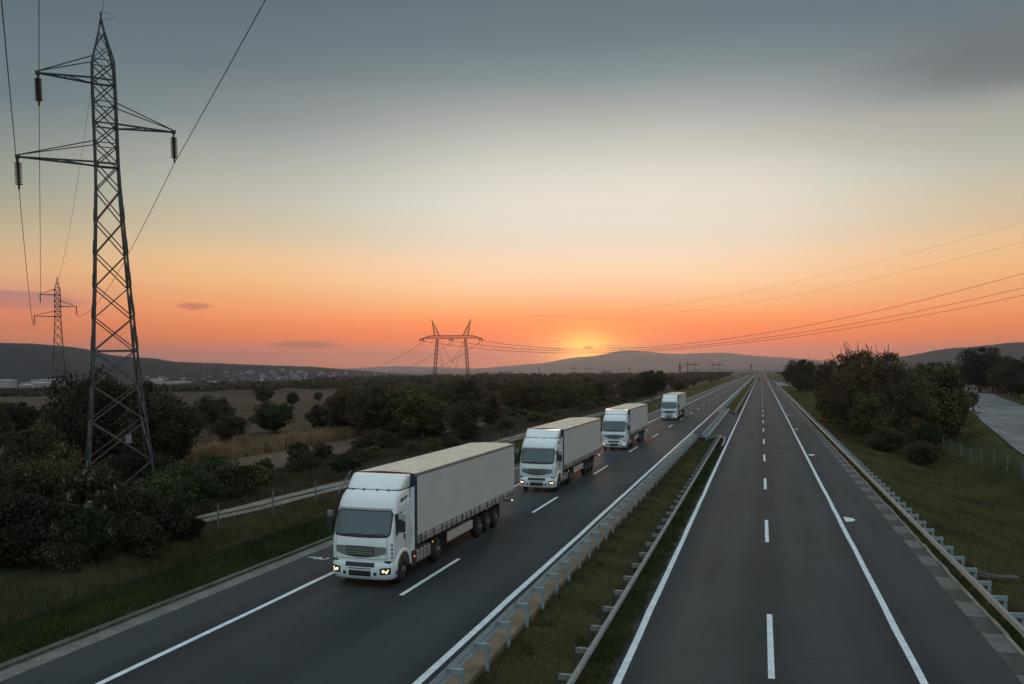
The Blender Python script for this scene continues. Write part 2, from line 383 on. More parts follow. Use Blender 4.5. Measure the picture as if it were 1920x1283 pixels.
M['grass_b'] = leafmat('grass_bank', (.032, .042, .01), (.1, .09, .024), (.2, .16, .05))
M['weed'] = leafmat('dry_weeds', (.03, .022, .014), (.075, .055, .032), (.15, .11, .065))
M['corn'] = leafmat('corn_dry', (.07, .045, .024), (.16, .1, .05), (.32, .21, .11))
M['g_grass'] = soilmat('ground_grass', [(.3, (.014, .02, .007)), (.5, (.036, .042, .014)), (.7, (.085, .07, .03))], .22)
M['g_median'] = soilmat('ground_median', [(.3, (.03, .035, .012)), (.5, (.06, .052, .022)), (.7, (.1, .08, .04))], .5)
M['g_brown'] = soilmat('ground_brown', [(.3, (.018, .014, .009)), (.5, (.035, .027, .017)), (.7, (.065, .05, .03))], .4)
M['g_tan'] = soilmat('ground_stubble', [(.3, (.085, .055, .038)), (.5, (.13, .085, .06)), (.7, (.19, .125, .09))], .12, (1, .3, 1), 3)
M['g_far'] = soilmat('ground_fields', [(.3, (.025, .024, .012)), (.45, (.05, .034, .021)), (.58, (.082, .052, .034)), (.7, (.032, .034, .016))], .008, (1, 1, 1), .08)
M['g_forest'] = soilmat('hill_forest', [(.3, (.004, .009, .011)), (.5, (.009, .016, .018)), (.7, (.02, .026, .025))], .006, (1, 1, 1), .05, bump=1)
M['g_mount'] = soilmat('mountain', [(.3, (.02, .022, .02)), (.5, (.035, .035, .03)), (.7, (.05, .048, .04))], .002, (1, 1, 1), .02)
M['gravel'] = soilmat('gravel_track', [(.3, (.14, .12, .1)), (.5, (.24, .21, .175)), (.7, (.33, .29, .24))], .5, (1, 1, 1), 9)

# ------------------------------------------------------------------ terrain
def sstep(a, b, x):
    t = np.clip((x-a)/(b-a), 0, 1); return t*t*(3-2*t)
def side_left(Y):           # left edge of the side road, right of the motorway
    return np.interp(Y, [-60, 60, 90, 166, 330, 600, 4000], [24, 23.4, 23.9, 36.4, 64, 100, 500])
def n2(X, Y, s, seed=0):
    return (np.sin(X*s*1.0+seed)*np.cos(Y*s*1.3+seed*2) + .5*np.sin(X*s*2.7+1.3+seed)*np.cos(Y*s*2.3+.7) + .25*np.sin(X*s*5.1+Y*s*4.3+seed))/1.75
def terr(X, Y):
    X = np.asarray(X, float); Y = np.asarray(Y, float)
    z = np.full(np.broadcast(X, Y).shape, -.06)
    L = np.interp(X, [-2000, -900, -250, -60, -46, -33, -30.5, -26.6, -25.4, -24.2, -22.4, -21, -19.6, -19.4], [-18, -18, -3, -1.6, -1.2, -.7, -.35, -.3, -.75, -.95, .02, .16, .04, -.03])
    z = np.where(X < -19.4, L, z)
    z = np.where((X > -7.0) & (X < -3.6), np.interp(X, [-7, -6.5, -5.4, -4.3, -3.7, -3.6], [-.03, -.08, -.26, -.1, .01, -.03]), z)
    xl = side_left(Y); t = (X-7.3)/(xl-1.5-7.3); V = 2.3*(1-sstep(80, 170, Y)) + .25
    prof = np.interp(t, [0, .06, .3, .65, .85, 1.0], [0, .06, .5, 1.0, .8, .12])
    z = np.where(X > 7.3, -.02 - V*prof, z)
    z = np.where((X > xl-1.5), -.36, z)
    far = sstep(60, 260, np.abs(X)) * sstep(40, 200, Y) * np.where(X > 0, sstep(14, 60, X-xl), 1)
    z = z + far*n2(X, Y, .012, 1)*1.2
    near = (np.abs(X+100) < 900)*((X < -31) | ((X > 9) & (t < .95)))
    z = z + near*n2(X, Y, .35, 3)*.14
    return z
def terr1(x, y): return float(terr(x, y))
xs = np.unique(np.concatenate([-np.geomspace(62, 9000, 40)[::-1], np.arange(-62, -31, 1.0), np.arange(-31, -19.3, .4), [-19.45, -19.4, -18, -12, -7.05, -7.0], np.arange(-6.6, -3.6, .3), [-3.65, -3.6, 0, 5, 7.25, 7.3], np.arange(7.5, 40, .6), np.geomspace(40, 9000, 44)]))
ys = np.unique(np.concatenate([[-400, -200, -100, -60, -30, -10], np.arange(0, 120, 1.5), np.geomspace(120, 12000, 90)]))
GX, GY = np.meshgrid(xs, ys); GZ = terr(GX, GY)
V = np.stack([GX.ravel(), GY.ravel(), GZ.ravel()], 1); nx, ny = len(xs), len(ys)
I = np.arange(nx*ny).reshape(ny, nx)
Fq = np.stack([I[:-1, :-1].ravel(), I[:-1, 1:].ravel(), I[1:, 1:].ravel(), I[1:, :-1].ravel()], 1)
ground = np_mesh('ground', V, Fq, [M['g_grass'], M['g_median'], M['g_brown'], M['g_tan'], M['g_far'], M['g_forest']], smooth=True)
cx = V[Fq, 0].mean(1); cy_ = V[Fq, 1].mean(1); mi = np.zeros(len(cx), int)
jit = n2(cx, cy_, .25, 5)*.8
mi[(cx > -7.5) & (cx < -3)] = 1
mi[(cx < -23.0+jit*.4) & (cx > -25.6)] = 2
mi[(cx < -30.5+jit)] = 2
tan = (cx < -42.5+jit) & (cx > -52.8) & (cy_ > 40) & (cy_ < 175)
mi[tan] = 3
mi[(cx < -60)] = 4; mi[(cx > 75)] = 4; mi[(cy_ > 420) & (np.abs(cx) > 30)] = 4
ground.data.polygons.foreach_set('material_index', mi.astype(np.int32))
tag(ground, kind='structure')

def strip(name, x0, x1, y0, y1, z0, z1, mat, kind='structure'):
    o = MB().box(x0, x1, y0, y1, z0, z1).build(name, mat); tag(o, kind=kind); return o
def sheet(name, quads, z, mat):
    b = MB()
    for q in quads: b.add([(p[0], p[1], z) for p in q], [tuple(range(len(q)))])
    o = b.build(name, mat, recalc=False); tag(o, kind='structure'); return o
YE = 1500
def road(name, x0, x1, mat, z=0.0):
    b = MB(); yy = [-40] + list(range(0, 200, 20)) + [200, 300, 500, 800, YE]
    for a, c in zip(yy[:-1], yy[1:]): b.add([(x0, a, z), (x1, a, z), (x1, c, z), (x0, c, z)], [(0, 1, 2, 3)])
    o = b.build(name, mat, recalc=False); return tag(o, kind='structure')
road('road', -18.65, -8.0, M['asphalt_left'])
road('road', -3.75, 6.47, M['asphalt'])
strip('gutter', -19.3, -18.65, -40, 700, -.1, .015, M['gutter'])
strip('kerb', -19.55, -19.3, -40, 700, -.1, .11, M['kerb_dark'])
strip('median_strip', -7.9, -7.05, -40, 101, -.1, .1, M['strip'])
strip('gutter', -8.0, -7.9, -40, 101, -.1, -.01, M['kerb_dark'])
strip('median_strip', -7.9, -7.05, 158, 900, -.1, .1, M['strip'])
sheet('road', [[(-8.0, 101), (-3.75, 101), (-3.75, 158), (-8.0, 158)]], -.004, M['asphalt'])
# right gutter of concrete slabs, alternately light and dark, and a worn kerb
b = MB(); y = -10.0; k = 0
while y < 420:
    b.box(6.47, 7.06, y+.01, y+1.81, -.12, .006 + .004*(k % 3), k % 2); y += 1.83; k += 1
tag(b.build('gutter', [M['slab_light'], M['slab_dark']]), kind='structure')
b = MB(); y = -10.0
while y < 420:
    L_ = rnd.uniform(.9, 2.4); j = rnd.uniform(-.015, .02)
    b.box(7.07+j, 7.2+j, y, y+L_-.02, -.1, .05+rnd.uniform(-.02, .02)); y += L_
tag(b.build('kerb', M['kerb'], bevel=.015), kind='structure')

# painted lines -----------------------------------------------------
def line_strip(x, wdt, y0, y1, z=.005):
    q = []; y = y0
    while y < y1:
        e = min(y1, y + (3 if y < 60 else 25)); j0 = .012*math.sin(y*1.3)+.01*math.sin(y*.37); j1 = .012*math.sin(e*1.3)+.01*math.sin(e*.37)
        q.append([(x-wdt/2+j0, y), (x+wdt/2+j0*.5, y), (x+wdt/2+j1*.5, e), (x-wdt/2+j1, e)]); y = e
    return q
for x in (-16.13, -8.36, -3.47, 4.06):
    o = sheet('road_line', line_strip(x, .2 if x != -8.36 else .22, -20, YE-5), .005, M['paint'])
for x, ph in ((-12.2, 33.4), (.33, 28.66)):
    q = []; y = ph-6-18*3
    while y < 900: q.append([(x-.085, y), (x+.085, y), (x+.085, y+6), (x-.085, y+6)]); y += 18
    sheet('lane_dashes', q, .005, M['paint'])
q = []
for i in range(6):
    yc = 48.1 + 35.3*i; P = [(4.34, yc-.75)]
    for k in range(9):
        a = -math.pi/2 + math.pi*k/8; P.append((4.4+.46*math.cos(a), yc+.7*math.sin(a)))
    P.append((4.34, yc+.75)); q.append(P)
sheet('distance_mark', q, .005, M['paint'])
q = []
for st_ in ([(579.5, 1047.2), (592, 1047.6)], [(588.5, 1050.6), (599.5, 1050.5), (602.5, 1048.3), (592.5, 1048.2)], [(601.5, 1051.2), (608, 1051.5), (612, 1050.8), (616.5, 1049.2)]):
    pts = [gp(*p) for p in st_]
    for a, c in zip(pts[:-1], pts[1:]):
        d = (c-a).normalized(); nn = Vector((-d.y, d.x, 0))*.055; a2 = a-d*.03; c2 = c+d*.03
        q.append([(a2-nn)[:2], (c2-nn)[:2], (c2+nn)[:2], (a2+nn)[:2]])
for i, quad in enumerate(q): q[i] = quad
b = MB()
for i, quad in enumerate(q): b.add([(p[0], p[1], .004+.0015*i) for p in quad], [(0, 1, 2, 3)])
tag(b.build('painted_scrawl', M['paint'], recalc=False), kind='structure')

sheet('asphalt_patch', [[(4.6, 60), (5.1, 60), (5.15, 74), (4.62, 75)], [(1.2, 88), (3.4, 88), (3.4, 92), (1.2, 92.3)]], .003, M['patch'])
# service track with two pale ruts, side road, rest-area slip road -----
def ribbon(name, left, right, mat, dz=.03, step=4, kind='structure', zf=None):
    """left/right: lists of (x,y)"""
    b = MB(); n = len(left); vs = []
    for (l, r) in zip(left, right):
        for k in range(3):
            t = k/2; x = l[0]*(1-t)+r[0]*t; y = l[1]*(1-t)+r[1]*t
            vs.append((x, y, (zf(x, y) if zf else terr1(x, y)) + dz))
    fs = [(i*3+k, i*3+k+1, i*3+k+4, i*3+k+3) for i in range(n-1) for k in range(2)]
    b.add(vs, fs, 0, True); o = b.build(name, mat, recalc=False); return tag(o, kind=kind)
def trx(y): return float(np.interp(y, [20, 34, 45, 60, 400], [-33, -30.6, -29.2, -28.3, -28.6])) + .12*math.sin(y*.21)
yy = [33+1.5*i for i in range(170)]
for o1, o2 in ((-1.2, -.2), (.15, 1.0)):
    ribbon('track', [(trx(y)+o1+.1*math.sin(y*.9), y) for y in yy], [(trx(y)+o2+.1*math.sin(y*.7+2), y) for y in yy], M['gravel'], .035)
yy = list(range(40, 620, 8))
ribbon('side_road', [(float(side_left(y)), y) for y in yy], [(float(side_left(y))+11.6, y) for y in yy], M['asphalt_side'], .05, zf=lambda x, y: -.3)
ribbon('kerb', [(float(side_left(y))+11.61, y) for y in yy], [(float(side_left(y))+12.0, y) for y in yy], M['kerb'], .06, zf=lambda x, y: -.3)
sheet('slip_road', [[(7.6, 330), (26, 395), (30, 430), (24, 470), (7.6, 560)]], .03, M['asphalt_side'])

# ------------------------------------------------------------------ guard rails
def wbeam(x, y0, y1, face, z0=.44, hs=1.0):
    """w-shaped beam; face=+1 bulges to +x"""
    prof = [(0, 0), (.045, .03), (.08, .075), (.045, .12), (.012, .155), (.045, .19), (.08, .235), (.045, .28), (0, .31)]
    prof = [(a, c*hs+.31*(1-hs)) for a, c in prof]
    th = .006; pr = [(x+face*a, z0+c) for a, c in prof]
    inner = [(x+face*(a-th*2), z0+c) for a, c in prof][::-1]
    b = MB(); y = y0; k = 0
    while y < y1-.01:
        e = min(y1, y+(4 if y < 130 else 40)); off = .004 if k % 2 else 0
        b.prism([(a+face*off, c+off) for a, c in pr+inner], y, e+.0); y = e; k += 1
    return b
def post_mesh(x_post, x_rail):
    s = 1 if x_post > x_rail else -1
    p = MB().box(x_post-.05, x_post+.05, -.03, .03, -.5, .72)
    sp = MB().box(min(x_rail+s*.01, x_post), max(x_rail+s*.01, x_post+s*.06), -.045, .045, .56, .69)
    sp.box(min(x_rail+s*.01, x_post), max(x_rail+s*.01, x_post+s*.06), -.055, .055, .691, .70)
    return p, sp
def guardrail(name, x_rail, x_post, y0, y1, face, mr, mp, label, group, ph=0.0, extra=None, hs=1.0):
    root = empty(name, (x_rail, y0, 0), label=label, cat='guard rail', group=group)
    bm = wbeam(0, 0, y1-y0, face, hs=hs); bm.build('rail', mr, root)
    p, sp = post_mesh(x_post-x_rail, 0); mpo = M['post_dark'] if mp == M['galv_dull'] else mp; ys_ = []; y = y0+ph
    while y < y1: ys_.append(y); y += 2.0
    a = p.build('post', mpo, root); s_ = sp.build('spacer', mp, a); a.location.y = ys_[0]-y0
    for yv in ys_[1:100]:
        c = copy_tree(a, root); c.location.y = yv-y0
    if len(ys_) > 100:
        r = MB()
        for yv in ys_[100:]:
            r.box(x_post-x_rail-.05, x_post-x_rail+.05, yv-y0-.03, yv-y0+.03, -.5, .72)
            xa, xb = sorted((0, x_post-x_rail)); r.box(xa, xb, yv-y0-.045, yv-y0+.045, .56, .70)
        o = r.build('far_posts', mp, root); o['kind'] = 'stuff'
    if extra: extra(root)
    return root
GR = 'guard rails along the motorway'
guardrail('guard_rail', -7.30, -6.95, 9.2, 99, -1, M['galv'], M['galv'], 'galvanised median guard rail with posts on the concrete strip, nearest the lorries', GR, 0)
def curl(root):
    pts = [(0, 86, .6), (.02, 87.5, .58), (-.3, 89, .45), (-.9, 89.8, .2), (-1.6, 90, .0)]
    MB().tube([(a, c, e) for a, c, e in pts], .12, 6).build('end_terminal', M['rail_worn'], root)
guardrail('guard_rail', -4.25, -4.62, 9.0, 95.5, 1, M['rail_worn'], M['galv_dull'], 'narrow worn median guard rail beside the solid line of the empty carriageway, nearer half', GR, .6, curl, hs=.6)
guardrail('guard_rail', 7.17, 7.62, 9.5, 620, -1, M['rail_worn'], M['galv'], 'long guard rail over the slab gutter on the right roadside', GR, .9, hs=.8)
guardrail('guard_rail', -7.30, -6.95, 164, 900, -1, M['galv'], M['galv'], 'far part of the median guard rail on the lorry side, beyond the paved gap', GR)
guardrail('guard_rail', -4.25, -4.62, 150, 900, 1, M['rail_worn'], M['galv_dull'], 'far part of the pale median guard rail on the empty side, beyond the paved gap', GR, hs=.7)
root = empty('double_guard_rail', (-6.0, 97, 0), label='double sided guard rail with rounded end closing the paved gap in the median', cat='guard rail', group=GR)
for f, m in ((-1, M['galv']), (1, M['galv'])): wbeam(f*.34, 0, 64, f).build('rail', m, root)
ep = [(-.4*math.cos(a), -.45*math.sin(a)) for a in np.linspace(0, math.pi, 13)]
for ysgn, y0_ in ((1, 0), (-1, 64)):
    b = MB(); P = lambda u, v, q=ep, s_=ysgn, yo=y0_: (q[round(u*12)][0], yo+s_*q[round(u*12)][1], .44+.31*v)
    b.grid(P, 12, 2); b.build('end_cap', M['galv'], root)
pp = MB().box(-.05, .05, -.03, .03, -.3, .7).build('post', M['galv'], root); sx = MB().box(-.33, .33, -.04, .04, .56, .66).build('spacer', M['galv'], pp); pp.location.y = 1
for i in range(1, 31): c = copy_tree(pp, root); c.location.y = 1+i*2.05
o = MB().tube([(-3.95, 97.3, .35), (-3.8, 95.5, .38), (-3.72, 93, .36), (-3.75, 90.6, .25), (-3.85, 89.5, .05)], .13, 6).build('rail_end', M['rail_worn'])
tag(o, 'curved pale end piece of rail lowered to the grass beside the paved median gap', 'guard rail', GR)
o = MB().bar((-6.95, 98.8, .55), (-6.3, 97.6, .55), .05, .25).build('rail_link', M['galv_dull'])
tag(o, 'short dark rail linking the single median rail to the rounded double rail', 'guard rail', GR)

# ------------------------------------------------------------------ lorry
def cab_levels():
    #      z,   W,    yf,  R
    return [(.90, 1.20, .05, .42), (1.2, 1.215, .03, .42), (1.6, 1.22, .045, .42), (1.88, 1.22, .08, .42), (2.3, 1.215, .22, .42), (2.78, 1.19, .40, .42),
            (2.86, 1.185, .43, .42), (3.05, 1.175, .50, .45), (3.25, 1.16, .64, .5), (3.38, 1.14, .80, .52), (3.46, 1.11, .98, .55), (3.50, 1.06, 1.12, .55)]
LV = np.array(cab_levels()); NEXP = 3.6
def cw(z): return [float(np.interp(z, LV[:, 0], LV[:, k])) for k in (1, 2, 3)]
def front_y(x, z):
    W_, yf, R = cw(z); q = min(1, abs(x)/W_)
    return yf + R*(1-(1-q**NEXP)**(1/NEXP))
def side_x(y, z):
    W_, yf, R = cw(z); t = (y-yf)/R
    if t >= 1: return W_
    return W_*(1-(1-max(0, t))**NEXP)**(1/NEXP)
def front_patch(b, x0, x1, zlo, zhi, e=.012, nu=16, nv=6, m=0, rc=.0, thick=.03):
    """patch on the cab front between zlo(x) and zhi(x)"""
    def P(u, v, e_=e):
        x = x0+(x1-x0)*u; a = zlo(x) if callable(zlo) else zlo; c = zhi(x) if callable(zhi) else zhi
        if rc:
            dxe = min(x-x0, x1-x); 
            if dxe < rc: s_ = rc-math.sqrt(max(0, rc*rc-(rc-dxe)**2)); a += s_; c -= s_
        z = a+(c-a)*v
        return (x, front_y(x, z)-e_, z)
    b.grid(P, nu, nv, m, True)
    b.grid(lambda u, v: P(0, u, e-(thick*v)), nv, 1, m); b.grid(lambda u, v: P(1, u, e-(thick*v)), nv, 1, m)
    b.grid(lambda u, v: P(u, 0, e-(thick*v)), nu, 1, m); b.grid(lambda u, v: P(u, 1, e-(thick*v)), nu, 1, m)
def side_patch(b, s, y0, y1, zlo, zhi, e=.01, nu=8, nv=4, m=0, thick=.02):
    def P(u, v, e_=e):
        y = y0+(y1-y0)*u; a = zlo(y) if callable(zlo) else zlo; c = zhi(y) if callable(zhi) else zhi
        z = a+(c-a)*v; return (s*(side_x(y, z)+e_), y, z)
    b.grid(P, nu, nv, m, True)
    for q in (0, 1):
        b.grid(lambda u, v: P(q, u, e-thick*v), nv, 1, m); b.grid(lambda u, v: P(u, q, e-thick*v), nu, 1, m)
def shell(b, levels, yb, m=0, n=14, cap=True, nexp=NEXP, closed_bottom=True, dish=0):
    rows = []
    for (z, W_, yf, R) in levels:
        r = [(-W_, yb, z)]
        for k in range(n+1):
            t = -math.pi/2+math.pi*k/n; q = abs(math.sin(t))**(2/nexp)*(1 if t > 0 else -1)
            r.append((W_*q, yf+R*(1-max(0, abs(math.cos(t)))**(2/nexp)), z))
        r.append((W_, yb, z)); rows.append(r)
    k = len(rows[0]); vs = [p for r in rows for p in r]
    fs = [(j*k+i, j*k+i+1, (j+1)*k+i+1, (j+1)*k+i) for j in range(len(rows)-1) for i in range(k-1)]
    fs += [((j)*k+k-1, j*k, (j+1)*k, (j+1)*k+k-1) for j in range(len(rows)-1)]
    b.add(vs, fs, m, True)
    t = rows[-1]; b.add(t, [tuple(range(k))], m)
    if closed_bottom: b.add(rows[0], [tuple(range(k))[::-1]], m)
def wheel(parent, x, y, r=.5, wd=.32, side=1):
    root_ = MB(); n = 30
    prof = [(0, .30), (.02, .42), (.05, .48), (.09, .5), (wd-.09, .5), (wd-.05, .48), (wd-.02, .42), (wd, .30)]
    vs = []; 
    for (a, rr) in prof:
        vs += [(x+side*(wd/2-a), y+rr*math.cos(2*math.pi*k/n), .5+rr*math.sin(2*math.pi*k/n)) for k in range(n)]
    fs = [(j*n+k, j*n+(k+1) % n, (j+1)*n+(k+1) % n, (j+1)*n+k) for j in range(len(prof)-1) for k in range(n)]
    root_.add(vs, fs, 0, True); root_.add(vs[:n], [tuple(range(n))]); root_.add(vs[-n:], [tuple(range(n))[::-1]])
    o = root_.build('wheel', M['black'], parent)
    rb = MB(); xo = x+side*wd/2
    prof = [(.004, .295), (.012, .28), (-.05, .25), (-.06, .17), (.03, .15), (.035, .09), (.08, .08), (.085, .001)]
    vs = []
    for (a, rr) in prof: vs += [(xo+side*a, y+rr*math.cos(2*math.pi*k/n), .5+rr*math.sin(2*math.pi*k/n)) for k in range(n)]
    fs = [(j*n+k, j*n+(k+1) % n, (j+1)*n+(k+1) % n, (j+1)*n+k) for j in range(len(prof)-1) for k in range(n)]
    rb.add(vs, fs, 0, True); rb.build('rim', M['rim'], o)
    return o
def make_lorry():
    T = empty('lorry')
    # chassis
    b = MB().box(-.45, .45, .8, 6.1, .55, .9).box(-1.0, 1.0, .55, 2.0, .62, .93).box(-.5, .5, 4.3, 5.2, .35, .75)
    b.build('chassis', M['chassis'], T)
    # cab
    b = MB(); shell(b, cab_levels(), 2.02, n=26)
    cab = b.build('cab', M['white'], T)
    es = cab.modifiers.new('bevel', 'BEVEL'); es.width = .03; es.segments = 2; es.limit_method = 'ANGLE'; es.angle_limit = math.radians(50)
    # windscreen with black surround
    b = MB(); front_patch(b, -1.13, 1.13, lambda x: 1.86-.03*(1-(x/1.13)**2), lambda x: 2.80, e=.014, nu=34, nv=10, rc=.12); b.build('windscreen_surround', M['dark'], cab)
    b = MB(); front_patch(b, -1.09, 1.09, lambda x: 1.93, lambda x: 2.76, e=.022, nu=34, nv=10, rc=.1)
    g = b.build('windscreen', M['glass'], cab)
    b = MB()
    for x0_, x1_ in ((-.75, .05), (.15, .95)):
        b.tube([(x0_, front_y(x0_, 1.94)-.05, 1.93), (x1_, front_y(x1_, 1.97)-.05, 1.975)], .014, 5)
    b.build('wiper', M['dark'], cab)
    b = MB(); front_patch(b, -1.1, 1.1, 2.815, 2.875, e=.02, nu=30, nv=2, rc=.02); b.build('visor_band', M['visor'], cab)
    # grille panel
    b = MB()
    zt = lambda x: 1.53-.03*(x/1.0)**2; zb = lambda x: 1.10+.17*(x/1.0)**2
    front_patch(b, -1.0, 1.0, zb, zt, e=.012, nu=30, nv=6); b.build('grille_surround', M['grey_trim'], cab)
    b = MB(); front_patch(b, -.56, .56, lambda x: 1.14+.12*x*x, 1.50, e=.02, nu=20, nv=4); gr = b.build('grille', M['dark'], cab)
    b = MB()
    for k in range(4):
        z_ = 1.22+.07*k; front_patch(b, -.53, .53, z_, z_+.018, e=.034, nu=16, nv=1)
    b.build('grille_slat', M['visor'], gr)
    b = MB()     # panel gaps
    front_patch(b, -1.02, 1.02, 1.045, 1.06, e=.006, nu=30, nv=1)
    for s in (-1, 1): front_patch(b, s*1.03-.006, s*1.03+.006, 1.05, 1.82, e=.006, nu=1, nv=8)
    b.build('panel_gap', M['grey_trim'], cab)
    # corner air deflectors (slotted)
    for s in (-1, 1):
        b = MB(); side_patch(b, s, .16, .34, 1.0, 1.72, e=.035, nu=4, nv=6, thick=.05); w_ = b.build('corner_deflector', M['white'], cab)
        for k in range(4):
            b = MB(); side_patch(b, s, .18, .24, 1.08+.15*k, 1.17+.15*k, e=.042, nu=2, nv=2); b.build('slot', M['grey_trim'], w_)
    # side windows, door lines, handle, steps
    for s in (-1, 1):
        b = MB()
        side_patch(b, s, .52, 1.12, lambda y: 1.98-.42*max(0, (.86-y)), lambda y: 2.66 if y < .98 else 2.66, e=.008, nu=8, nv=6)
        wi = b.build('side_window', M['sideglass'], cab)
        b = MB()
        side_patch(b, s, .47, .482, 1.0, 2.7, e=.004, nu=1, nv=8); side_patch(b, s, 1.42, 1.432, 1.3, 2.72, e=.004, nu=1, nv=8)
        side_patch(b, s, .48, 1.42, 2.715, 2.727, e=.004, nu=6, nv=1); side_patch(b, s, 1.62, 2.0, 2.72, 2.732, e=.004, nu=2, nv=1)
        b.build('door_line', M['grey_trim'], cab)
        b = MB(); side_patch(b, s, 1.22, 1.34, 1.62, 1.82, e=.012, nu=2, nv=2); b.build('door_handle', M['dark'], cab)
        b = MB(); side_patch(b, s, 1.05, 2.0, lambda y: 2.86+.12*(y-1.05), lambda y: 2.93+.13*(y-1.05), e=.03, nu=6, nv=2, thick=.04); b.build('side_crease', M['white'], cab)
        b = MB(); b.disc((1.12, 3.1), .075, s*1.15, s*1.185, 14); b.tube([(s*1.19, 1.2, 3.12), (s*1.2, 1.6, 3.2)], .03, 6); b.build('air_horn', M['dark'], cab)
        # wheel arch: white lip and dark well
        def arch(r0, r1, e0, e1, mat, nm):
            b = MB(); n = 14; yc, zc = 1.15, .55
            P = []
            for k in range(n+1):
                a = math.pi*k/n
                for (rr, e_) in ((r0, e0), (r0, e1), (r1, e1), (r1, e0)): P.append((s*e_, yc+rr*math.cos(a), zc+rr*math.sin(a)))
            fs = [(k*4+i, k*4+(i+1) % 4, (k+1)*4+(i+1) % 4, (k+1)*4+i) for k in range(n) for i in range(4)] + [(0, 1, 2, 3), (n*4+3, n*4+2, n*4+1, n*4)]
            b.add(P, fs, 0, True); b.build(nm, mat, cab)
        arch(.60, .74, .9, 1.26, M['white'], 'wheel_arch')
        arch(.02, .60, .9, 1.232, M['dark'], 'wheel_well')
        # lamp marker on the door and lower wing
        b = MB().box(s*1.215-.02, s*1.215+.02, .55, .78, 1.2, 1.24); b.build('wing_trim', M['white2'], cab)
        # mirrors
        mr = MB().box(-.12, .12, -.06, .10, 0, .42).build('mirror', M['dark'], cab, bevel=.03); mr.location = (s*1.46, .48, 2.02)
        m2 = MB().box(-.11, .11, -.06, .09, .47, .68).build('mirror_cap', M['visor'] if s > 0 else M['grey_trim'], mr, bevel=.03)
        MB().tube([(s*-.02, .05, .44), (s*-.3, .12, .5)], .02, 6).tube([(s*-.02, .05, .02), (s*-.3, .12, .04)], .02, 6).build('mirror_arm', M['dark'], mr)
    # roof deflector
    b = MB(); lv = [(3.40, 1.10, 1.02, .5), (3.50, 1.12, 1.03, .5), (3.62, 1.13, 1.16, .48), (3.78, 1.14, 1.34, .46), (3.93, 1.15, 1.54, .42), (3.97, 1.13, 1.6, .4)]
    shell(b, lv, 2.06, n=22, nexp=4.5); rdf = b.build('roof_deflector', M['white'], cab)
    rdf.modifiers.new('bevel', 'BEVEL').width = .025
    b = MB(); shell(b, [(3.455, 1.125, 1.0, .5), (3.485, 1.13, 1.005, .5)], 2.055, n=22, nexp=4.5); b.build('deflector_seal', M['dark'], cab)
    b = MB()
    for x in (-.75, -.3, .25, .7): b.box(x-.04, x+.04, front_y(x, 3.44)-.0, front_y(x, 3.44)+.12, 3.44, 3.50)
    b.build('roof_marker', M['dark'], cab, bevel=.01)
    # side fairings behind the cab
    for s in (-1, 1): MB().box(s*1.2-.02, s*1.2+.02, 1.96, 2.28, 1.0, 3.46).build('side_fairing', M['white'], cab, bevel=.012)
    # bumper
    b = MB(); bl = [(.28, 1.16, .10, .5), (.34, 1.21, .02, .5), (.5, 1.24, -.03, .5), (.75, 1.25, -.03, .5), (.90, 1.235, .0, .48), (.93, 1.21, .03, .46)]
    shell(b, bl, .62, n=26); bp = b.build('bumper', M['white2'], T)
    BL = np.array(bl)
    def by(x, z):
        W_, yf, R = [float(np.interp(z, BL[:, 0], BL[:, k])) for k in (1, 2, 3)]
        q = min(.999, abs(x)/W_); return yf+R*(1-(1-q**NEXP)**(1/NEXP))
    def bpatch(nm, x0, x1, zlo, zhi, mat, e=.012, nu=10, nv=3, par=bp):
        b = MB()
        def P(u, v, e_=e):
            x = x0+(x1-x0)*u; a = zlo(x) if callable(zlo) else zlo; c = zhi(x) if callable(zhi) else zhi
            z = a+(c-a)*v; return (x, by(x, z)-e_, z)
        b.grid(P, nu, nv, 0, True)
        for q in (0, 1):
            b.grid(lambda u, v: P(q, u, e-.03*v), nv, 1, 0); b.grid(lambda u, v: P(u, q, e-.03*v), nu, 1, 0)
        return b.build(nm, mat, par)
    bpatch('upper_intake', -.58, .58, .77, .925, M['dark'])
    bpatch('lower_intake', -.44, .44, .42, .63, M['dark'])
    bpatch('bumper_slot', -.46, .46, .69, .72, M['dark'])
    bpatch('number_plate', -.26, .26, .31, .405, M['plate'], e=.03)
    MB().box(-1.16, 1.16, .1, .5, .93, 1.0).build('bumper_gap', M['dark'], bp)
    for s in (-1, 1):
        bpatch('fog_recess', *(sorted((s*.55, s*.68))), .47, .58, M['dark'])
        hl = bpatch('headlight', *(sorted((s*.80, s*1.17))), lambda x: .50+.05*(abs(x)-.8), lambda x: .76-.16*max(0, (.95-abs(x)))*1.2, M['lampglass'], e=.014, nu=12)
        for (xa, za, rr_) in ((.93, .635, .05), (1.04, .60, .045), (1.09, .675, .025)):
            yl = by(xa, za)-.03; MB().tube([(s*xa, yl, za), (s*xa, yl+.03, za)], rr_, 12).build('lamp', M['lampon'], hl)
        MB().box(s*1.235-.012, s*1.235+.012, .42, .6, .45, .6).box(s*1.235-.012, s*1.235+.012, .42, .6, .68, .8).build('step', M['dark'], bp)
    # tanks and steps
    for s in (-1, 1):
        x0_, x1_ = sorted((s*.62, s*1.2))
        b = MB().box(x0_, x1_, 2.55, 4.05, .42, .93); tk = b.build('fuel_tank', M['tank'], T, bevel=.06)
        b = MB()
        for y_ in (2.8, 3.2, 3.6, 3.92): b.box(x0_-.006, x1_+.006, y_-.02, y_+.02, .41, .94)
        b.build('tank_strap', M['dark'], tk)
        b = MB().box(x0_, x1_, 1.98, 2.5, .35, .9).build('battery_box', M['chassis'], T, bevel=.02)
        MB().tube([(s*.95, 2.25, .9), (s*.95, 2.25, 1.02)], .2, 16).build('air_filter', M['chassis'], T)
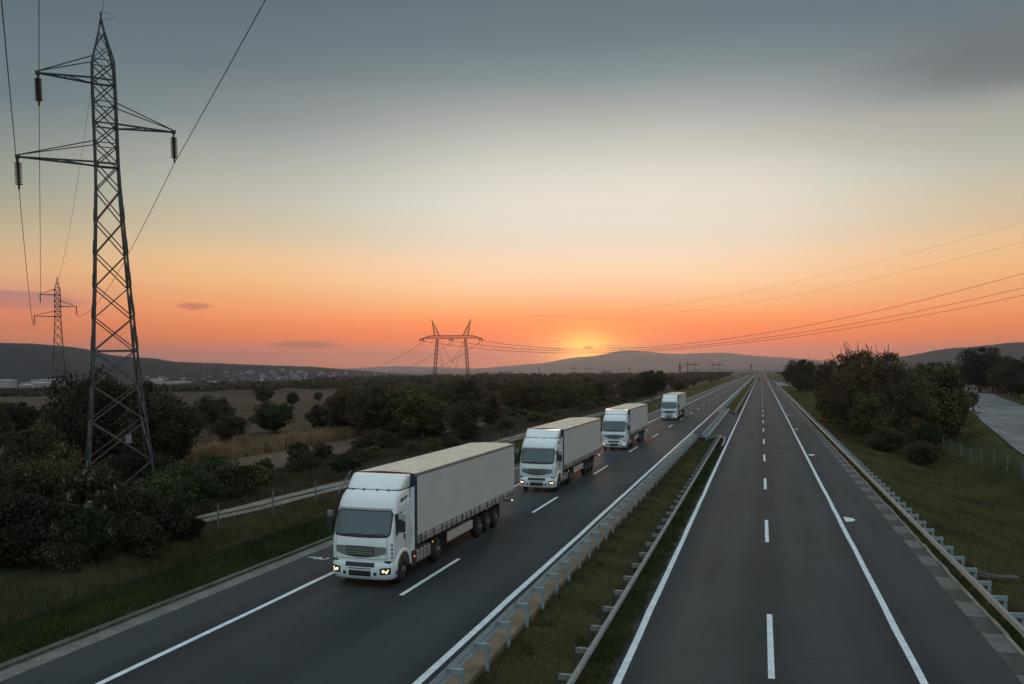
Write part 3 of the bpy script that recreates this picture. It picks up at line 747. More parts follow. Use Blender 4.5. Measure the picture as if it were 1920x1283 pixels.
        MB().box(s*1.22-.015, s*1.22+.015, 2.2, 2.27, .72, .78).build('side_marker', M['amber'], T)
        wheel(T, s*1.04, 1.15, side=s); wheel(T, s*1.04, 4.75, wd=.34, side=s)
        MB().box(*sorted((s*.86, s*1.2)), 5.36, 5.39, .3, 1.0).box(*sorted((s*.86, s*1.2)), 4.2, 5.36, 1.05, 1.07).build('mudguard', M['chassis'], T)
        MB().box(s*1.21-.015, s*1.21+.015, 4.12, 4.19, .92, .98).build('side_marker', M['amber'], T)
        for y_ in (10.1, 11.4, 12.7): wheel(T, s*1.05, y_, wd=.38, side=s)
    # semi-trailer
    y0, y1 = 2.30, 15.9
    tr = MB().box(-1.27, 1.27, y0+.06, y1, 1.52, 3.86).build('curtain', M['curtain'], T)
    b = MB()
    for s in (-1, 1):
        b.box(*sorted((s*1.2, s*1.285)), y0, y1, 3.862, 3.955)
    b.build('roof_rail', M['grey_trim'], tr)
    b = MB(); n = 26
    def P(u, v):
        x = -1.2+2.4*u; y = y0+.02+(y1-y0-.04)*v; return (x, y, 3.965+.05*(1-(x/1.2)**2)+.012*math.sin(v*n*math.pi*2)*(1-(x/1.2)**4))
    b.grid(P, 8, n*4); b.box(-1.2, 1.2, y0+.02, y1-.02, 3.868, 3.96)
    b.build('trailer_roof', M['roof'], tr)
    b = MB()
    for s in (-1, 1): b.box(*sorted((s*1.16, s*1.282)), y0, y0+.09, 1.2, 3.95)
    b.box(-1.16, 1.16, y0-.0, y0+.055, 3.7, 3.96).box(-1.16, 1.16, y0+.01, y0+.055, 1.2, 3.7)
    b.build('front_frame', M['navy'], tr)
    b = MB().box(-1.262, 1.262, y0+.1, y1-.01, 1.19, 1.34).box(-1.255, 1.255, y0+.1, y1-.01, 1.34, 1.52)
    sr = b.build('side_rave', M['tank'], T)
    for s in (-1, 1):
        y_ = y0+.5; pat = [.45, .9, .9, .55, .6, .6, .8, .55, .6, .55, .75, 1.2, .7, .6, .7, .6, .7, .6]; i = 0
        while y_ < y1-.1:
            if i == 0: s0_ = MB().box(*sorted((s*1.262, s*1.288)), -.024, .024, 1.2, 1.54).build('strap', M['dark'], sr); c_ = s0_
            else: c_ = s0_.copy(); C.collection.objects.link(c_)
            c_.location.y = y_; y_ += pat[i % len(pat)]; i += 1
        b = MB(); y_ = y0+.62
        for k in range(11):
            b.box(*sorted((s*1.262, s*1.276)), y_, y_+.85, 1.39, 1.47); y_ += 1.2
        b.build('rave_panel', M['alu'], sr)
        MB().box(*sorted((s*1.0, s*1.2)), 5.9, 9.2, .58, .98).build('pallet_box', M['alu'], T, bevel=.015)
        MB().box(*sorted((s*1.0, s*1.18)), 5.8, 5.9, .56, 1.0).build('pallet_box_end', M['dark'], T)
        MB().box(*sorted((s*.85, s*1.22)), 13.32, 13.35, .35, 1.15).build('mud_flap', M['chassis'], T)
        MB().box(s*1.2, s*1.26, 15.6, 15.66, .9, .96).build('rear_marker', emat_w, T)
        MB().tube([(s*.85, 6.9, 1.15), (s*.85, 6.9, .4)], .05, 6).build('landing_leg', M['chassis'], T)
    MB().box(-.5, .5, 4.0, y1-.2, .9, 1.19).box(-.9, .9, 9.4, 13.4, .5, .75).box(-.5, .5, 13.3, 15.6, .75, .95).build('trailer_frame', M['chassis'], T)
    MB().box(-1.2, 1.2, 15.55, 15.7, .85, .98).build('rear_bumper', M['tank'], T)
    b = MB().box(-1.26, -.01, y1+.002, y1+.03, 1.3, 3.85).box(.01, 1.26, y1+.002, y1+.03, 1.3, 3.85)
    b.build('rear_door', M['curtain'], T)
    return T
emat_w = emat('rear_marker_lamp', (1, .8, .6), 1.2)
lor = make_lorry()
LY = [(-14.1, 30.3), (-14.0, 55.4), (-13.95, 85.1), (-13.77, 135.5)]
LL = ['white lorry with long grey curtain trailer at the head of the convoy, nearest the camera',
      'white lorry with grey trailer and beige roof, second in the convoy behind the leading lorry',
      'white lorry with beige-grey trailer, third in the convoy',
      'small far white lorry with beige trailer, last of the convoy']
for i, (x, y) in enumerate(LY):
    o = lor if i == 0 else copy_tree(lor)
    o.location = (x, y-2.3, 0); tag(o, LL[i], 'lorry', 'lorries driving in convoy')

# ------------------------------------------------------------------ pylons and wires
LD = Vector((93, -166)).normalized()                     # line direction (right, depth)
def world_dir(r, d): v = rd(r, d); return v.normalized()
ax_line = world_dir(LD.x, LD.y); ax_arm = world_dir(-LD.y, LD.x)  # arm direction points right and away
def lattice(b, levels, bar=.05, xb=.04, legs=True, x_every=True, center=(0, 0)):
    """square tower: levels = [(z, halfwidth)]; X bracing on four faces"""
    cs = lambda z, w_, cx_=0: [(-w_, -w_, z), (w_, -w_, z), (w_, w_, z), (-w_, w_, z)]
    rows = [cs(z, w_) for z, w_ in levels]
    for a, c in zip(rows[:-1], rows[1:]):
        for k in range(4):
            k2 = (k+1) % 4
            b.bar(a[k], c[k2], xb); b.bar(a[k2], c[k], xb)
    return rows
def make_pylon(detail=True, th=1.0, Ht=30.9):
    T = empty('pylon')
    zb = -.4
    lv = [(zb, 2.05), (2.7, 1.8), (5.3, 1.58), (7.6, 1.39), (9.8, 1.24), (11.9, 1.13), (13.9, 1.0), (16.0, .9), (18.1, .79), (20.1, .7), (21.7, .66)]
    up = [(21.7, .66), (23.0, .66), (24.25, .66), (25.6, .66), (26.95, .65), (28.2, .62)]
    pk = [(28.2, .62), (29.2, .38), (30.1, .17), (Ht, .04)]
    b = MB(); lattice(b, lv, xb=.07*th)
    for z_, w_ in ((9.8, 1.24), (21.7, .66)):
        for k, (p, q) in enumerate((((-1, -1), (1, -1)), ((1, -1), (1, 1)), ((1, 1), (-1, 1)), ((-1, 1), (-1, -1)))):
            b.bar((p[0]*w_, p[1]*w_, z_), (q[0]*w_, q[1]*w_, z_), .1*th)
    b.build('lower_bracing', M['pylon_rust'], T)
    b = MB(); lattice(b, up, xb=.065*th); lattice(b, pk, xb=.04*th)
    for z_, w_ in up:
        for (p, q) in (((-1, -1), (1, -1)), ((1, -1), (1, 1)), ((1, 1), (-1, 1)), ((-1, 1), (-1, -1))):
            b.bar((p[0]*w_, p[1]*w_, z_), (q[0]*w_, q[1]*w_, z_), .05*th)
    b.build('upper_bracing', M['pylon'], T)
    allv = lv+up[1:]+pk[1:]
    for sx_, sy_ in ((-1, -1), (1, -1), (1, 1), (-1, 1)):
        b = MB()
        for (z0, w0), (z1, w1) in zip(allv[:-1], allv[1:]):
            t_ = (.13 if z0 < 20 else .105)*th if z0 < 28 else .08*th
            b.bar((sx_*w0, sy_*w0, z0), (sx_*w1, sy_*w1, z1), t_)
            if detail and z0 < 20: b.bar((sx_*(w0+.07), sy_*(w0-.02), z0+.1), (sx_*(w0+(w1-w0)*.45+.07), sy_*(w0+(w1-w0)*.45-.02), z0+(z1-z0)*.45), .05)
        b.build('leg', M['pylon'], T)
    att = []
    for (L_, z_, s) in ((-3.67, 27.0, -1), (4.1, 24.25, 1), (-4.95, 21.75, -1)):
        r_ = MB(); tip = Vector((L_, 0, z_+.02)); wv = .62
        for sy_ in (-1, 1):
            r_.bar((s*wv, sy_*wv, z_), tip, .1*th); r_.bar((s*wv, sy_*wv, z_+1.35), tip+Vector((0, 0, .12)), .055*th)
            r_.bar((-s*wv, sy_*wv, z_), (s*wv, sy_*wv, z_), .08*th)
        m_ = .5
        r_.bar((s*wv+(L_-s*wv)*m_, wv*(1-m_), z_), (s*wv+(L_-s*wv)*m_, -wv*(1-m_), z_), .07*th)
        r_.bar((s*wv, wv, z_), (s*wv+(L_-s*wv)*m_, -wv*(1-m_), z_), .05*th)
        r_.box(tip.x-.14, tip.x+.14, -.12, .12, z_-.06, z_+.14)
        r_.build('crossarm', M['pylon'], T)
        b = MB(); zt = z_-.06; b.tube([(tip.x, 0, zt), (tip.x, 0, zt-1.9)], .06*th, 6)
        for k in range(11 if detail else 5):
            zz = zt-.28-(.128 if detail else .32)*k; rr = (.22 if detail else .16)*th
            b.tube([(tip.x, 0, zz), (tip.x, 0, zz-.025), (tip.x, 0, zz-.045), (tip.x, 0, zz-.06)], [rr*.5, rr, rr*.95, rr*.4], 10)
        b.tube([(tip.x, 0, zt-1.6), (tip.x, 0, zt-1.95)], .04*th, 6)
        b.build('insulator', M['insul'], T)
        att.append(Vector((tip.x, 0, zt-1.93)))
    att.append(Vector((0, 0, Ht)))
    b = MB().tube([(0, 0, Ht-.1), (0, 0, Ht+.5)], .05*th, 6)
    b.tube([(.35+.35*math.cos(a), 0, Ht+.28+.22*math.sin(a)) for a in np.linspace(math.pi, -math.pi*.75, 16)], .012*th, 5)
    b.build('peak_fitting', M['pylon'], T)
    if detail: MB().box(.3, .66, -1.75, -1.72, 3.9, 4.45).build('warning_plate', M['house_g'], T)
    return T, att
rz_arm = math.atan2(ax_arm.y, ax_arm.x)
PG = 'single mast lattice pylons'
p1, att = make_pylon(); P1 = rd(-25.6, 55, -.6); p1.location = P1; p1.rotation_euler = (math.radians(0), math.radians(-1.3), rz_arm)
tag(p1, 'tall steel lattice pylon with three arms, nearest, in the bushes by the road', 'pylon', PG)
p2, _ = make_pylon(False, 1.5); p2.scale = (1.07, 1.07, 1.07); P2 = rd(-118.5, 221, -1.6); p2.location = P2; p2.rotation_euler = (0, 0, rz_arm)
tag(p2, 'smaller steel lattice pylon with three arms standing far behind the nearest pylon', 'pylon', PG)
C.view_layer.update()
A1 = [p1.matrix_world @ a for a in att]; A2 = [p2.matrix_world @ a for a in att]
off = Vector((P1.x-P2.x, P1.y-P2.y, 0))
def wire(a, c, sag, r, label, group, name='power_line', n=40, mat=None, r1=None):
    pts = []; rs = []
    for i in range(n+1):
        t = i/n; p = a.lerp(c, t); p.z -= 4*sag*t*(1-t); pts.append(p); rs.append(r+(r1-r)*t if r1 else r)
    o = MB().tube(pts, rs, 5).build(name, mat or M['wire'], recalc=False); tag(o, label, 'power line', group); return o
WG = 'power line wires of the near pylons'
nm = ['upper left', 'right', 'lower left', 'top']
for i in range(4):
    r_ = .011 if i == 3 else .021
    wire(A1[i], A2[i], 3.2, r_, f'thin wire from the {nm[i]} point of the near pylon back to the far pylon', WG, r1=.05 if i < 3 else .03)
    dz = [12.0, 14.0, 15.0, 12.0][i]
    wire(A1[i], A1[i]+off+Vector((0, 0, dz)), 2.0, r_, f'wire rising out of the picture from the {nm[i]} point of the near pylon', WG)
# portal pylon
def make_portal(W2=4.2, Hb=17.2, Hp=22.6, arm=8.7, th=1.0, guy=True):
    T = empty('portal_pylon')
    for s in (-1, 1):
        b = MB(); lvv = [(-1, .55+.0)]; z = -1.0; L = []
        n = 14
        for k in range(n+1):
            t = k/n; zz = -.5+(Hb+.3)*t; w_ = .24+.1*math.sin(math.pi*t); xx = s*(W2+1.3-1.3*t); L.append((xx, zz, w_))
        for (xa, za, wa), (xb_, zb_, wb) in zip(L[:-1], L[1:]):
            for k, (i, j) in enumerate(((-1, -1), (1, -1), (1, 1), (-1, 1))):
                b.bar((xa+i*wa, j*wa, za), (xb_+i*wb, j*wb, zb_), .09*th)
                i2, j2 = ((1, -1), (1, 1), (-1, 1), (-1, -1))[k]
                b.bar((xa+i*wa, j*wa, za), (xb_+i2*wb, j2*wb, zb_), .06*th)
        b.build('mast', M['pylon_rust'], T)
        b = MB(); x0_ = s*W2; tip = Vector((s*(W2+1.6)*1.0, 0, Hp)); base = [(x0_-.7, -.4, Hb+.8), (x0_+.7, -.4, Hb+.8), (x0_+.7, .4, Hb+.8), (x0_-.7, .4, Hb+.8)]
        for q in base: b.bar(q, tip, .1*th)
        for t_ in (.25, .5, .75):
            r4 = [Vector(q).lerp(tip, t_) for q in base]; r0 = [Vector(q).lerp(tip, t_-.25) for q in base]
            for k in range(4): b.bar(r4[k], r4[(k+1) % 4], .06*th); b.bar(r0[k], r4[(k+1) % 4], .06*th)
        b.build('peak', M['pylon_rust'], T)
    b = MB(); n = 18; za, zb_ = Hb, Hb+.85
    xsn = [-arm+2*arm*k/n for k in range(n+1)]
    def hw(x): return max(0, min(1, (arm-abs(x))/2.5))
    for xa, xb_ in zip(xsn[:-1], xsn[1:]):
        for sy_ in (-.4, .4):
            b.bar((xa, sy_*hw(xa), za), (xb_, sy_*hw(xb_), za), .12*th); b.bar((xa, sy_*hw(xa), za+.85*hw(xa)), (xb_, sy_*hw(xb_), za+.85*hw(xb_)), .12*th)
            b.bar((xa, sy_*hw(xa), za), ((xa+xb_)/2, sy_*hw(xb_), za+.85*hw((xa+xb_)/2)), .08*th); b.bar(((xa+xb_)/2, sy_*hw(xb_), za+.85*hw((xa+xb_)/2)), (xb_, sy_*hw(xb_), za), .08*th)
    b.build('crossbeam', M['pylon_rust'], T)
    if guy:
        for s in (-1, 1):
            for sy_ in (-1, 1):
                MB().bar((s*W2, 0, Hb), (-s*W2*(1.3 if sy_ > 0 else .7), sy_*10, -.5), .05*th).build('guy_wire', M['wire'], T)
    at_ = []
    for x in (-arm, 0, arm):
        for sy_ in (-1, 1):
            b = MB(); p = Vector((x, sy_*.4, Hb-.0)); q = p+Vector((-.2*sy_, sy_*1.9, -.55))
            b.tube([p.lerp(q, k/12) for k in range(13)], [.07*th if k % 2 else .17*th for k in range(13)], 6); b.build('insulator', M['insul'], T)
            at_.append(q)
        b = MB(); b.tube([Vector((x, -2.3+4.6*k/10, Hb-.55-1.9*(1-((k-5)/5)**2))) for k in range(11)], .03*th, 5); b.build('jumper_wire', M['wire'], T)
    return T, at_
pc = at(846, 626, 238); rzp = math.atan2(CS*0+math.sin(YAW), CS)      # roughly facing the camera
T, pat = make_portal(); T.location = (pc.x, pc.y, -.6); T.rotation_euler = (0, 0, YAW-.25)
tag(T, 'large guyed portal pylon of two masts and a crossbeam above the wood', 'pylon', 'portal pylons')
C.view_layer.update(); PA = [T.matrix_world @ a for a in pat]
WG2 = 'power line wires of the portal pylon'
# three conductors towards the right foreground, three towards the far left
ends = [at(2300, 395, 105), at(2300, 440, 112), at(2300, 462, 118)]
sel = [4, 2, 0]
nmr = ['upper', 'middle', 'lower']
for i in range(3):
    a = PA[sel[i]]; sg = [8.2, 8.0, 8.2][i]
    wire(a, ends[i], sg, .05, f'{nmr[i]} of the three dark wires rising to the right from the portal pylon', WG2, n=60, r1=.024)
for i, (px, py) in enumerate(((620, 693), (680, 695), (730, 697))):
    wire(PA[[1, 3, 5][i]], at(px, py, 520), 5.5, .05, f'{["left", "middle", "right"][i]} wire falling from the portal pylon to the far left', WG2, n=40, r1=.06)
for i, (y0_, y1_) in enumerate(((372, 600), (410, 600))):
    wire(at(935+i*60, 590, 300), at(2300, [300, 345][i], 120), 7.0, .02, f'{["upper", "lower"][i]} of the two faint ground wires high on the right', WG2, n=50, mat=M['wire'], r1=.012)
# far small pylons
small = []
t3, _ = make_pylon(False, 3.6)
for i, (px, pyt, d, lab) in enumerate(((376, 681, 900, 'tiny lattice pylon on the town slope, left of its twin'), (408, 680, 930, 'tiny lattice pylon on the town slope, right of its twin'),
        (1011, 687, 1150, 'tiny far pylon standing alone before the sunset mountain, right of the portal pylon'), (1180, 687, 1150, 'tiny far pylon left of the round tree on the wood line'),
        (1409, 681, 1100, 'tiny far pylon near the vanishing point of the motorway'))):
    o = t3 if i == 0 else copy_tree(t3); q = at(px, pyt, d); s_ = (q.z-(-10 if px < 700 else 0))/31.4
    o.scale = (s_, s_, s_); o.location = (q.x, q.y, -10 if px < 700 else 0); o.rotation_euler = (0, 0, .5)
    tag(o, lab, 'pylon', PG)
t4, _ = make_portal(th=3.2, guy=False)
for i, (px, pyt, d, lab) in enumerate(((1076, 687, 1100, 'tiny portal pylon on the horizon below the sun glow, left of its neighbour'), (1102, 688, 1200, 'tiny portal pylon on the horizon below the sun glow, right of its neighbour'),
        (1296, 677, 800, 'small portal pylon behind the dark wooden mast'), (1343, 678, 900, 'small portal pylon between the wooden mast and the motorway'))):
    o = t4 if i == 0 else copy_tree(t4); q = at(px, pyt, d); s_ = q.z/22.6; o.scale = (s_, s_, s_); o.location = (q.x, q.y, 0); o.rotation_euler = (0, 0, YAW-.1)
    tag(o, lab, 'pylon', 'portal pylons')
q = at(1275, 680, 420); b = MB().bar((-.9, 0, 0), (0, 0, q.z), .35).bar((.9, 0, 0), (0, 0, q.z), .35).bar((-.5, 0, q.z*.45), (.5, 0, q.z*.45), .25)
o = b.build('wooden_mast', M['pylon']); o.location = (q.x, q.y, 0); tag(o, 'dark wooden A-shaped mast rising from the wood left of the motorway', 'pole')
q = at(1798, 662, 170); b = MB().tube([(0, 0, -1), (0, 0, q.z)], .13, 8).bar((-.9, 0, q.z-1.2), (.9, 0, q.z-1.2), .12).bar((-.6, 0, q.z-2), (.6, 0, q.z-2), .1)
o = b.build('utility_pole', M['bark']); o.location = (q.x, q.y, 0); tag(o, 'thin utility pole with crossarm left of the tall round tree on the right', 'pole')

# ------------------------------------------------------------------ fences
def fence(name, pts, label, hgt=1.45, brace=()):
    root = empty(name, (pts[0][0], pts[0][1], 0), label=label, cat='fence', group='wire fences along the motorway'); o0 = Vector((pts[0][0], pts[0][1], 0))
    proto = None; top = []
    pm = MB().box(-.035, .035, -.03, .03, -.4, hgt)
    for i, (x, y) in enumerate(pts):
        z = terr1(x, y); top.append(Vector((x, y, z))-o0)
        if proto is None: proto = pm.build('post', M['post_gal'], root); c = proto
        else: c = proto.copy(); C.collection.objects.link(c)
        c.parent = root; c.location = Vector((x, y, z))-o0; c.rotation_euler = (rnd.uniform(-.03, .03), rnd.uniform(-.03, .03), 0)
    b = MB()
    for a, c in zip(top[:-1], top[1:]):
        for h_ in (.08, .35, .62, .9, 1.15, hgt-.06): b.bar(a+Vector((0, 0, h_)), c+Vector((0, 0, h_)), .0035)
        for k in range(1, 16): p = a.lerp(c, k/16); b.bar(p+Vector((0, 0, .08)), p+Vector((0, 0, hgt-.06)), .0025)
    b.build('wire_mesh', M['post_gal'], root)
    for bi in brace:
        p = top[bi]; b = MB()
        for s in (-1, 1): b.bar(p+Vector((0, 0, hgt)), p+Vector((.1*s, s*1.9, -.1)), .06)
        b.build('brace', M['post_gal'], root)
    return root
fence('fence', [(-26.6+.1*math.sin(i), 37.0+4.85*i) for i in range(38)], 'wire fence with grey posts, one braced, between the verge and the gravel track', brace=(3,))
fence('fence', [(-28.6, 18.5), (-28.4, 24.2)], 'leaning single fence post at the left edge below the flowering bush')
fence('fence', [(21.2+.0*i, 48+4.6*i) for i in range(24)], 'thin wire fence below the side road on the right bank', hgt=1.6)

# ------------------------------------------------------------------ vegetation
def leaves(P, size, seed=0, elong=1.5):
    """rhombic leaves at points P (n,3)"""
    r = np.random.default_rng(seed); n = len(P)
    a = r.normal(size=(n, 3)); a /= np.linalg.norm(a, axis=1, keepdims=True)
    t = r.normal(size=(n, 3)); u = np.cross(a, t); u /= np.linalg.norm(u, axis=1, keepdims=True)
    s = (size*r.uniform(.6, 1.4, n))[:, None]
    a = a*s*elong*.5; u = u*s*.5
    V = np.stack([P-a, P+u, P+a, P-u], 1).reshape(-1, 3)
    return V, np.arange(4*n).reshape(n, 4)
def crown_pts(rx, ry, z0, z1, nb, nl, seed, spread=.8, br=.26, fray=.06, top=1.0):
    r = np.random.default_rng(seed); hz = (z1-z0)/2; zc = (z0+z1)/2; P = []
    for i in range(nb):
        d = r.normal(size=3); d /= np.linalg.norm(d); q = r.uniform(.15, 1)**.45*spread
        c = np.array([d[0]*rx*q, d[1]*ry*q, zc+d[2]*hz*q]); 
        R = br*min(rx, hz*1.3)*r.uniform(.55, 1.35)
        m = int(nl*r.uniform(.5, 1.3)); e = r.normal(size=(m, 3)); e /= np.linalg.norm(e, axis=1, keepdims=True)
        rr = R*r.uniform(.35, 1, (m, 1))**.5*(1+fray*4*r.normal(size=(m, 1))*.5)
        q_ = c+e*rr*np.array([1, 1, .8]); P.append(q_)
    P = np.concatenate(P); return P[P[:, 2] > .0]
def make_tree(kind, seed, h=6, w_=2.6, z0=.8, nb=64, nl=300, ls=.125, mat=None, trunk=True, name='tree', br=.26, spread=.85, twigs=0):
    T = empty(name); r = random.Random(seed)
    P = crown_pts(w_, w_, z0, h, nb, nl, seed, br=br, spread=spread)
    Vv, Ff = leaves(P, ls, seed); np_mesh('crown', Vv, Ff, mat, T)
    b = MB(); zt = z0+(h-z0)*.45
    b.tube([(0, 0, -.4), (.05*h*.2, 0, zt*.5), (0, .04*h*.3, zt)], [.035*h, .026*h, .018*h], 7)
    for k in range(7+twigs):
        a = r.uniform(0, 6.28); q = r.uniform(.5, .95); zz = r.uniform(.5, .95)*h
        s0 = Vector((0, 0, zt*r.uniform(.4, 1))); e = Vector((math.cos(a)*w_*q*(.8), math.sin(a)*w_*q*.8, min(zz, h*(1-.35*q))))
        if k >= 7: e = Vector((math.cos(a)*w_*.5, math.sin(a)*w_*.5, h*r.uniform(1.0, 1.18)))
        b.tube([s0, s0.lerp(e, .5)+Vector((0, 0, .06*h)), e], [.015*h, .01*h, .003*h], 5)
    b.build('trunk', M['bark'], T)
    return T
protos = {}
def proto(key, **kw): protos[key] = make_tree(key, **kw); return protos[key]
KD = [('brown1', dict(seed=1, mat=M['leaf_brown'])), ('brown2', dict(seed=2, mat=M['leaf_brown'], h=5.4, w_=3.2, nb=70)),
      ('dark1', dict(seed=3, mat=M['leaf_dark'], h=6.4, w_=2.7, nb=70)), ('dark2', dict(seed=4, mat=M['leaf_dark'], h=5.6, w_=3.1, z0=.5, nb=80)),
      ('green1', dict(seed=5, mat=M['leaf_green'], h=5, w_=2.6, z0=.3, nb=60)), ('olive1', dict(seed=6, mat=M['leaf_olive'], h=5.2, w_=2.9, z0=.3, nb=70)),
      ('olive2', dict(seed=7, mat=M['leaf_olive'], h=6.2, w_=2.5, z0=.6, nb=56)), ('feather', dict(seed=8, mat=M['leaf_brown'], h=6.5, w_=3.2, z0=.4, nb=130, nl=140, br=.16, spread=1.08, ls=.11, twigs=5))]
PH = dict(brown1=6, brown2=5.4, dark1=6.4, dark2=5.6, green1=5, olive1=5.2, olive2=6.2, feather=6.5)
pool = {}
for k, kw in KD: pool[k] = make_tree(k, name='tree', **kw)
used = set()
def plant(kind, x, y, h, label, group, cat='tree', wf=1.0, zoff=0, name=None):
    src = pool[kind]
    if kind in used: o = copy_tree(src)
    else: o = src; used.add(kind)
    s = h/PH[kind]; o.location = (x, y, terr1(x, y)-.15+zoff); o.rotation_euler = (0, 0, rnd.uniform(0, 6.28)); o.scale = (s*wf, s*wf, s)
    o.name = name or cat.replace(' ', '_')
    tag(o, label, cat, group); return o
def fit_h(py, d, base=0): return max(1.0, at(960, py, d).z-base)
# named trees placed where the photograph has them: (kind, px, top_y, depth, width factor, label)
G1 = 'trees and bushes left of the motorway'; G2 = 'trees and bushes on the right'
named = [
 ('dark2', 172, 697, 76, .78, 'big dark broad tree directly behind the near pylon, its left half', G1),
 ('dark1', 248, 704, 78, .95, 'big dark broad tree directly behind the near pylon, its right half', G1),
 ('dark2', 300, 738, 72, .95, 'dark round bush at the right foot of the tree behind the near pylon', G1),
 ('dark2', 128, 762, 68, .8, 'dark low tree at the left foot of the tree behind the near pylon', G1),
 ('dark1', 30, 748, 96, 1.0, 'dark tree at the left edge below the industrial roofs', G1),
 ('dark2', -40, 745, 90, 1.0, 'dark tree cut by the left edge of the photo', G1),
 ('dark2', 66, 796, 62, 1.0, 'dark bush left of the near pylon, below the brown field', G1),
 ('dark1', 495, 720, 240, 1.1, 'narrow dark tree in front of the brown field', G1),
 ('dark2', 548, 735, 235, .9, 'dark rounded tree right of the narrow dark tree before the field', G1),
 ('dark2', 597, 735, 270, .9, 'small round dark bush standing in the brown field', G1),
 ('green1', 400, 742, 140, 1.3, 'green bushy tree at the edge of the brown field, right of the near pylon', G1),
 ('green1', 350, 762, 120, 1.2, 'low green bush between the near pylon and the corn strip', G1),
 ('olive1', 430, 775, 115, 1.4, 'olive bush behind the left end of the corn strip', G1),
 ('green1', 515, 752, 128, 1.4, 'green leafy bush behind the middle of the corn strip', G1),
 ('green1', 600, 758, 135, 1.1, 'bright green bush left of the brown thicket', G1),
 ('brown1', 665, 722, 118, 1.25, 'tall brown tree at the left end of the thicket', G1),
 ('brown2', 715, 728, 108, 1.2, 'brown spreading tree in the thicket left of the portal pylon', G1),
 ('olive1', 790, 730, 104, 1.2, 'olive round tree below the portal pylon', G1),
 ('brown1', 870, 708, 150, 1.1, 'brown tree hiding the right mast foot of the portal pylon', G1),
 ('dark1', 872, 745, 95, .9, 'dark tall bush in front of the right mast of the portal pylon', G1),
 ('olive2', 770, 712, 190, 1.2, 'olive tree between the masts and left of the portal pylon', G1),
 ('dark1', 1222, 691, 235, 1.35, 'large round dark tree rising above the wood behind the last lorry', G1),
 ('dark1', 1497, 670, 290, 1.0, 'tall dark tree beside the small white house', G2),
 ('feather', 1521, 680, 292, 1.0, 'thin feathery tree right of the small white house tree', G2),
 ('olive2', 1556, 700, 165, .8, 'brown green tree between the house and the large thicket', G2),
 ('feather', 1590, 672, 125, 1.0, 'feathery brown tree with bare shoots at the left of the right thicket', G2),
 ('feather', 1622, 664, 112, 1.0, 'tallest feathery tree in the middle of the right thicket', G2),
 ('feather', 1664, 668, 108, 1.0, 'feathery tree right of the tallest one in the right thicket', G2),
 ('brown2', 1575, 722, 128, .9, 'brown spreading bush at the left foot of the right thicket', G2),
 ('brown2', 1640, 728, 112, 1.0, 'brown spreading bush in front of the right thicket', G2),
 ('dark1', 1700, 688, 112, 1.1, 'dark tree in the centre of the right thicket', G2),
 ('olive1', 1745, 678, 112, 1.0, 'olive crowned tree at the right of the thicket', G2),
 ('dark2', 1758, 700, 112, .95, 'dark leafy tree next to the pale side road', G2),
 ('green1', 1782, 742, 112, .7, 'dark green bush touching the edge of the pale side road', G2),
 ('dark1', 1838, 646, 300, 1.2, 'tallest round dark tree right of the utility pole', G2),
 ('dark2', 1890, 670, 290, 1.0, 'dark tree beyond the side road near the right edge', G2),
 ('olive2', 1945, 655, 235, 1.0, 'olive tree cut by the right edge of the photo', G2),
 ('dark1', 1792, 680, 300, 1.0, 'dark tree behind the side road beneath the utility pole', G2),
 ('green1', 1745, 792, 96, .8, 'small green bush at the fence on the right bank', G2),
]
for kind, px, py, d, wf, lab, gr in named:
    p = at(px, py, d); g = terr1(p.x, p.y); plant(kind, p.x, p.y, max(1.2, p.z-g+.15), lab, gr, 'tree' if 'bush' not in lab else 'bush', wf)
for i, (yy_, h_, wf_, k_) in enumerate(((236, 9, 1.0, 'dark1'), (262, 11, .9, 'dark2'), (286, 9.5, 1.1, 'olive2'), (318, 11, 1.0, 'dark1'), (350, 10, 1.1, 'dark2'))):
    plant(k_, float(side_left(yy_))+15.5, yy_, h_, ['nearest', 'second', 'third', 'fourth', 'farthest'][i]+' of the dark trees standing on the far edge of the side road', G2, 'tree', wf_)
def ok_zone(x, y):
    if -52.8 < x < -45 and 40 < y < 170: return False
    r = x*CS+y*SN; d = -x*SN+y*CS
    px = 960+F*r/d
    if px < 640 and 95 < d < 420: return False
    if px < 430 and d < 95: return False
    return x < -31
placed = []
COLN = dict(brown1='brown', brown2='spreading brown', dark1='dark', dark2='low dark', green1='leafy green', olive1='olive', olive2='tall olive', feather='feathery brown')
LM = [(-200, 'at the left edge'), (90, 'left of the near pylon'), (300, 'right of the near pylon'), (400, 'near the left end of the corn strip'), (500, 'behind the corn strip'), (620, 'above the braced fence post'), (690, 'behind the nose of the first lorry'), (760, 'left of the portal pylon'), (812, 'between the masts of the portal pylon'), (885, 'just right of the portal pylon'), (940, 'behind the tail of the first lorry'),
      (990, 'behind the second lorry'), (1060, 'above the tail of the second lorry'), (1128, 'behind the third lorry'), (1185, 'left of the big round tree'), (1245, 'behind the last lorry'), (1290, 'right of the last lorry'), (1345, 'close to the far end of the motorway'), (1450, 'near the white house'), (1535, 'at the left end of the right thicket'), (1580, 'in the left half of the right thicket'), (1640, 'in the middle of the right thicket'), (1700, 'in the right half of the right thicket'), (1760, 'left of the utility pole'), (1800, 'by the visible side road'), (1860, 'by the right edge of the photo'), (9999, '')]
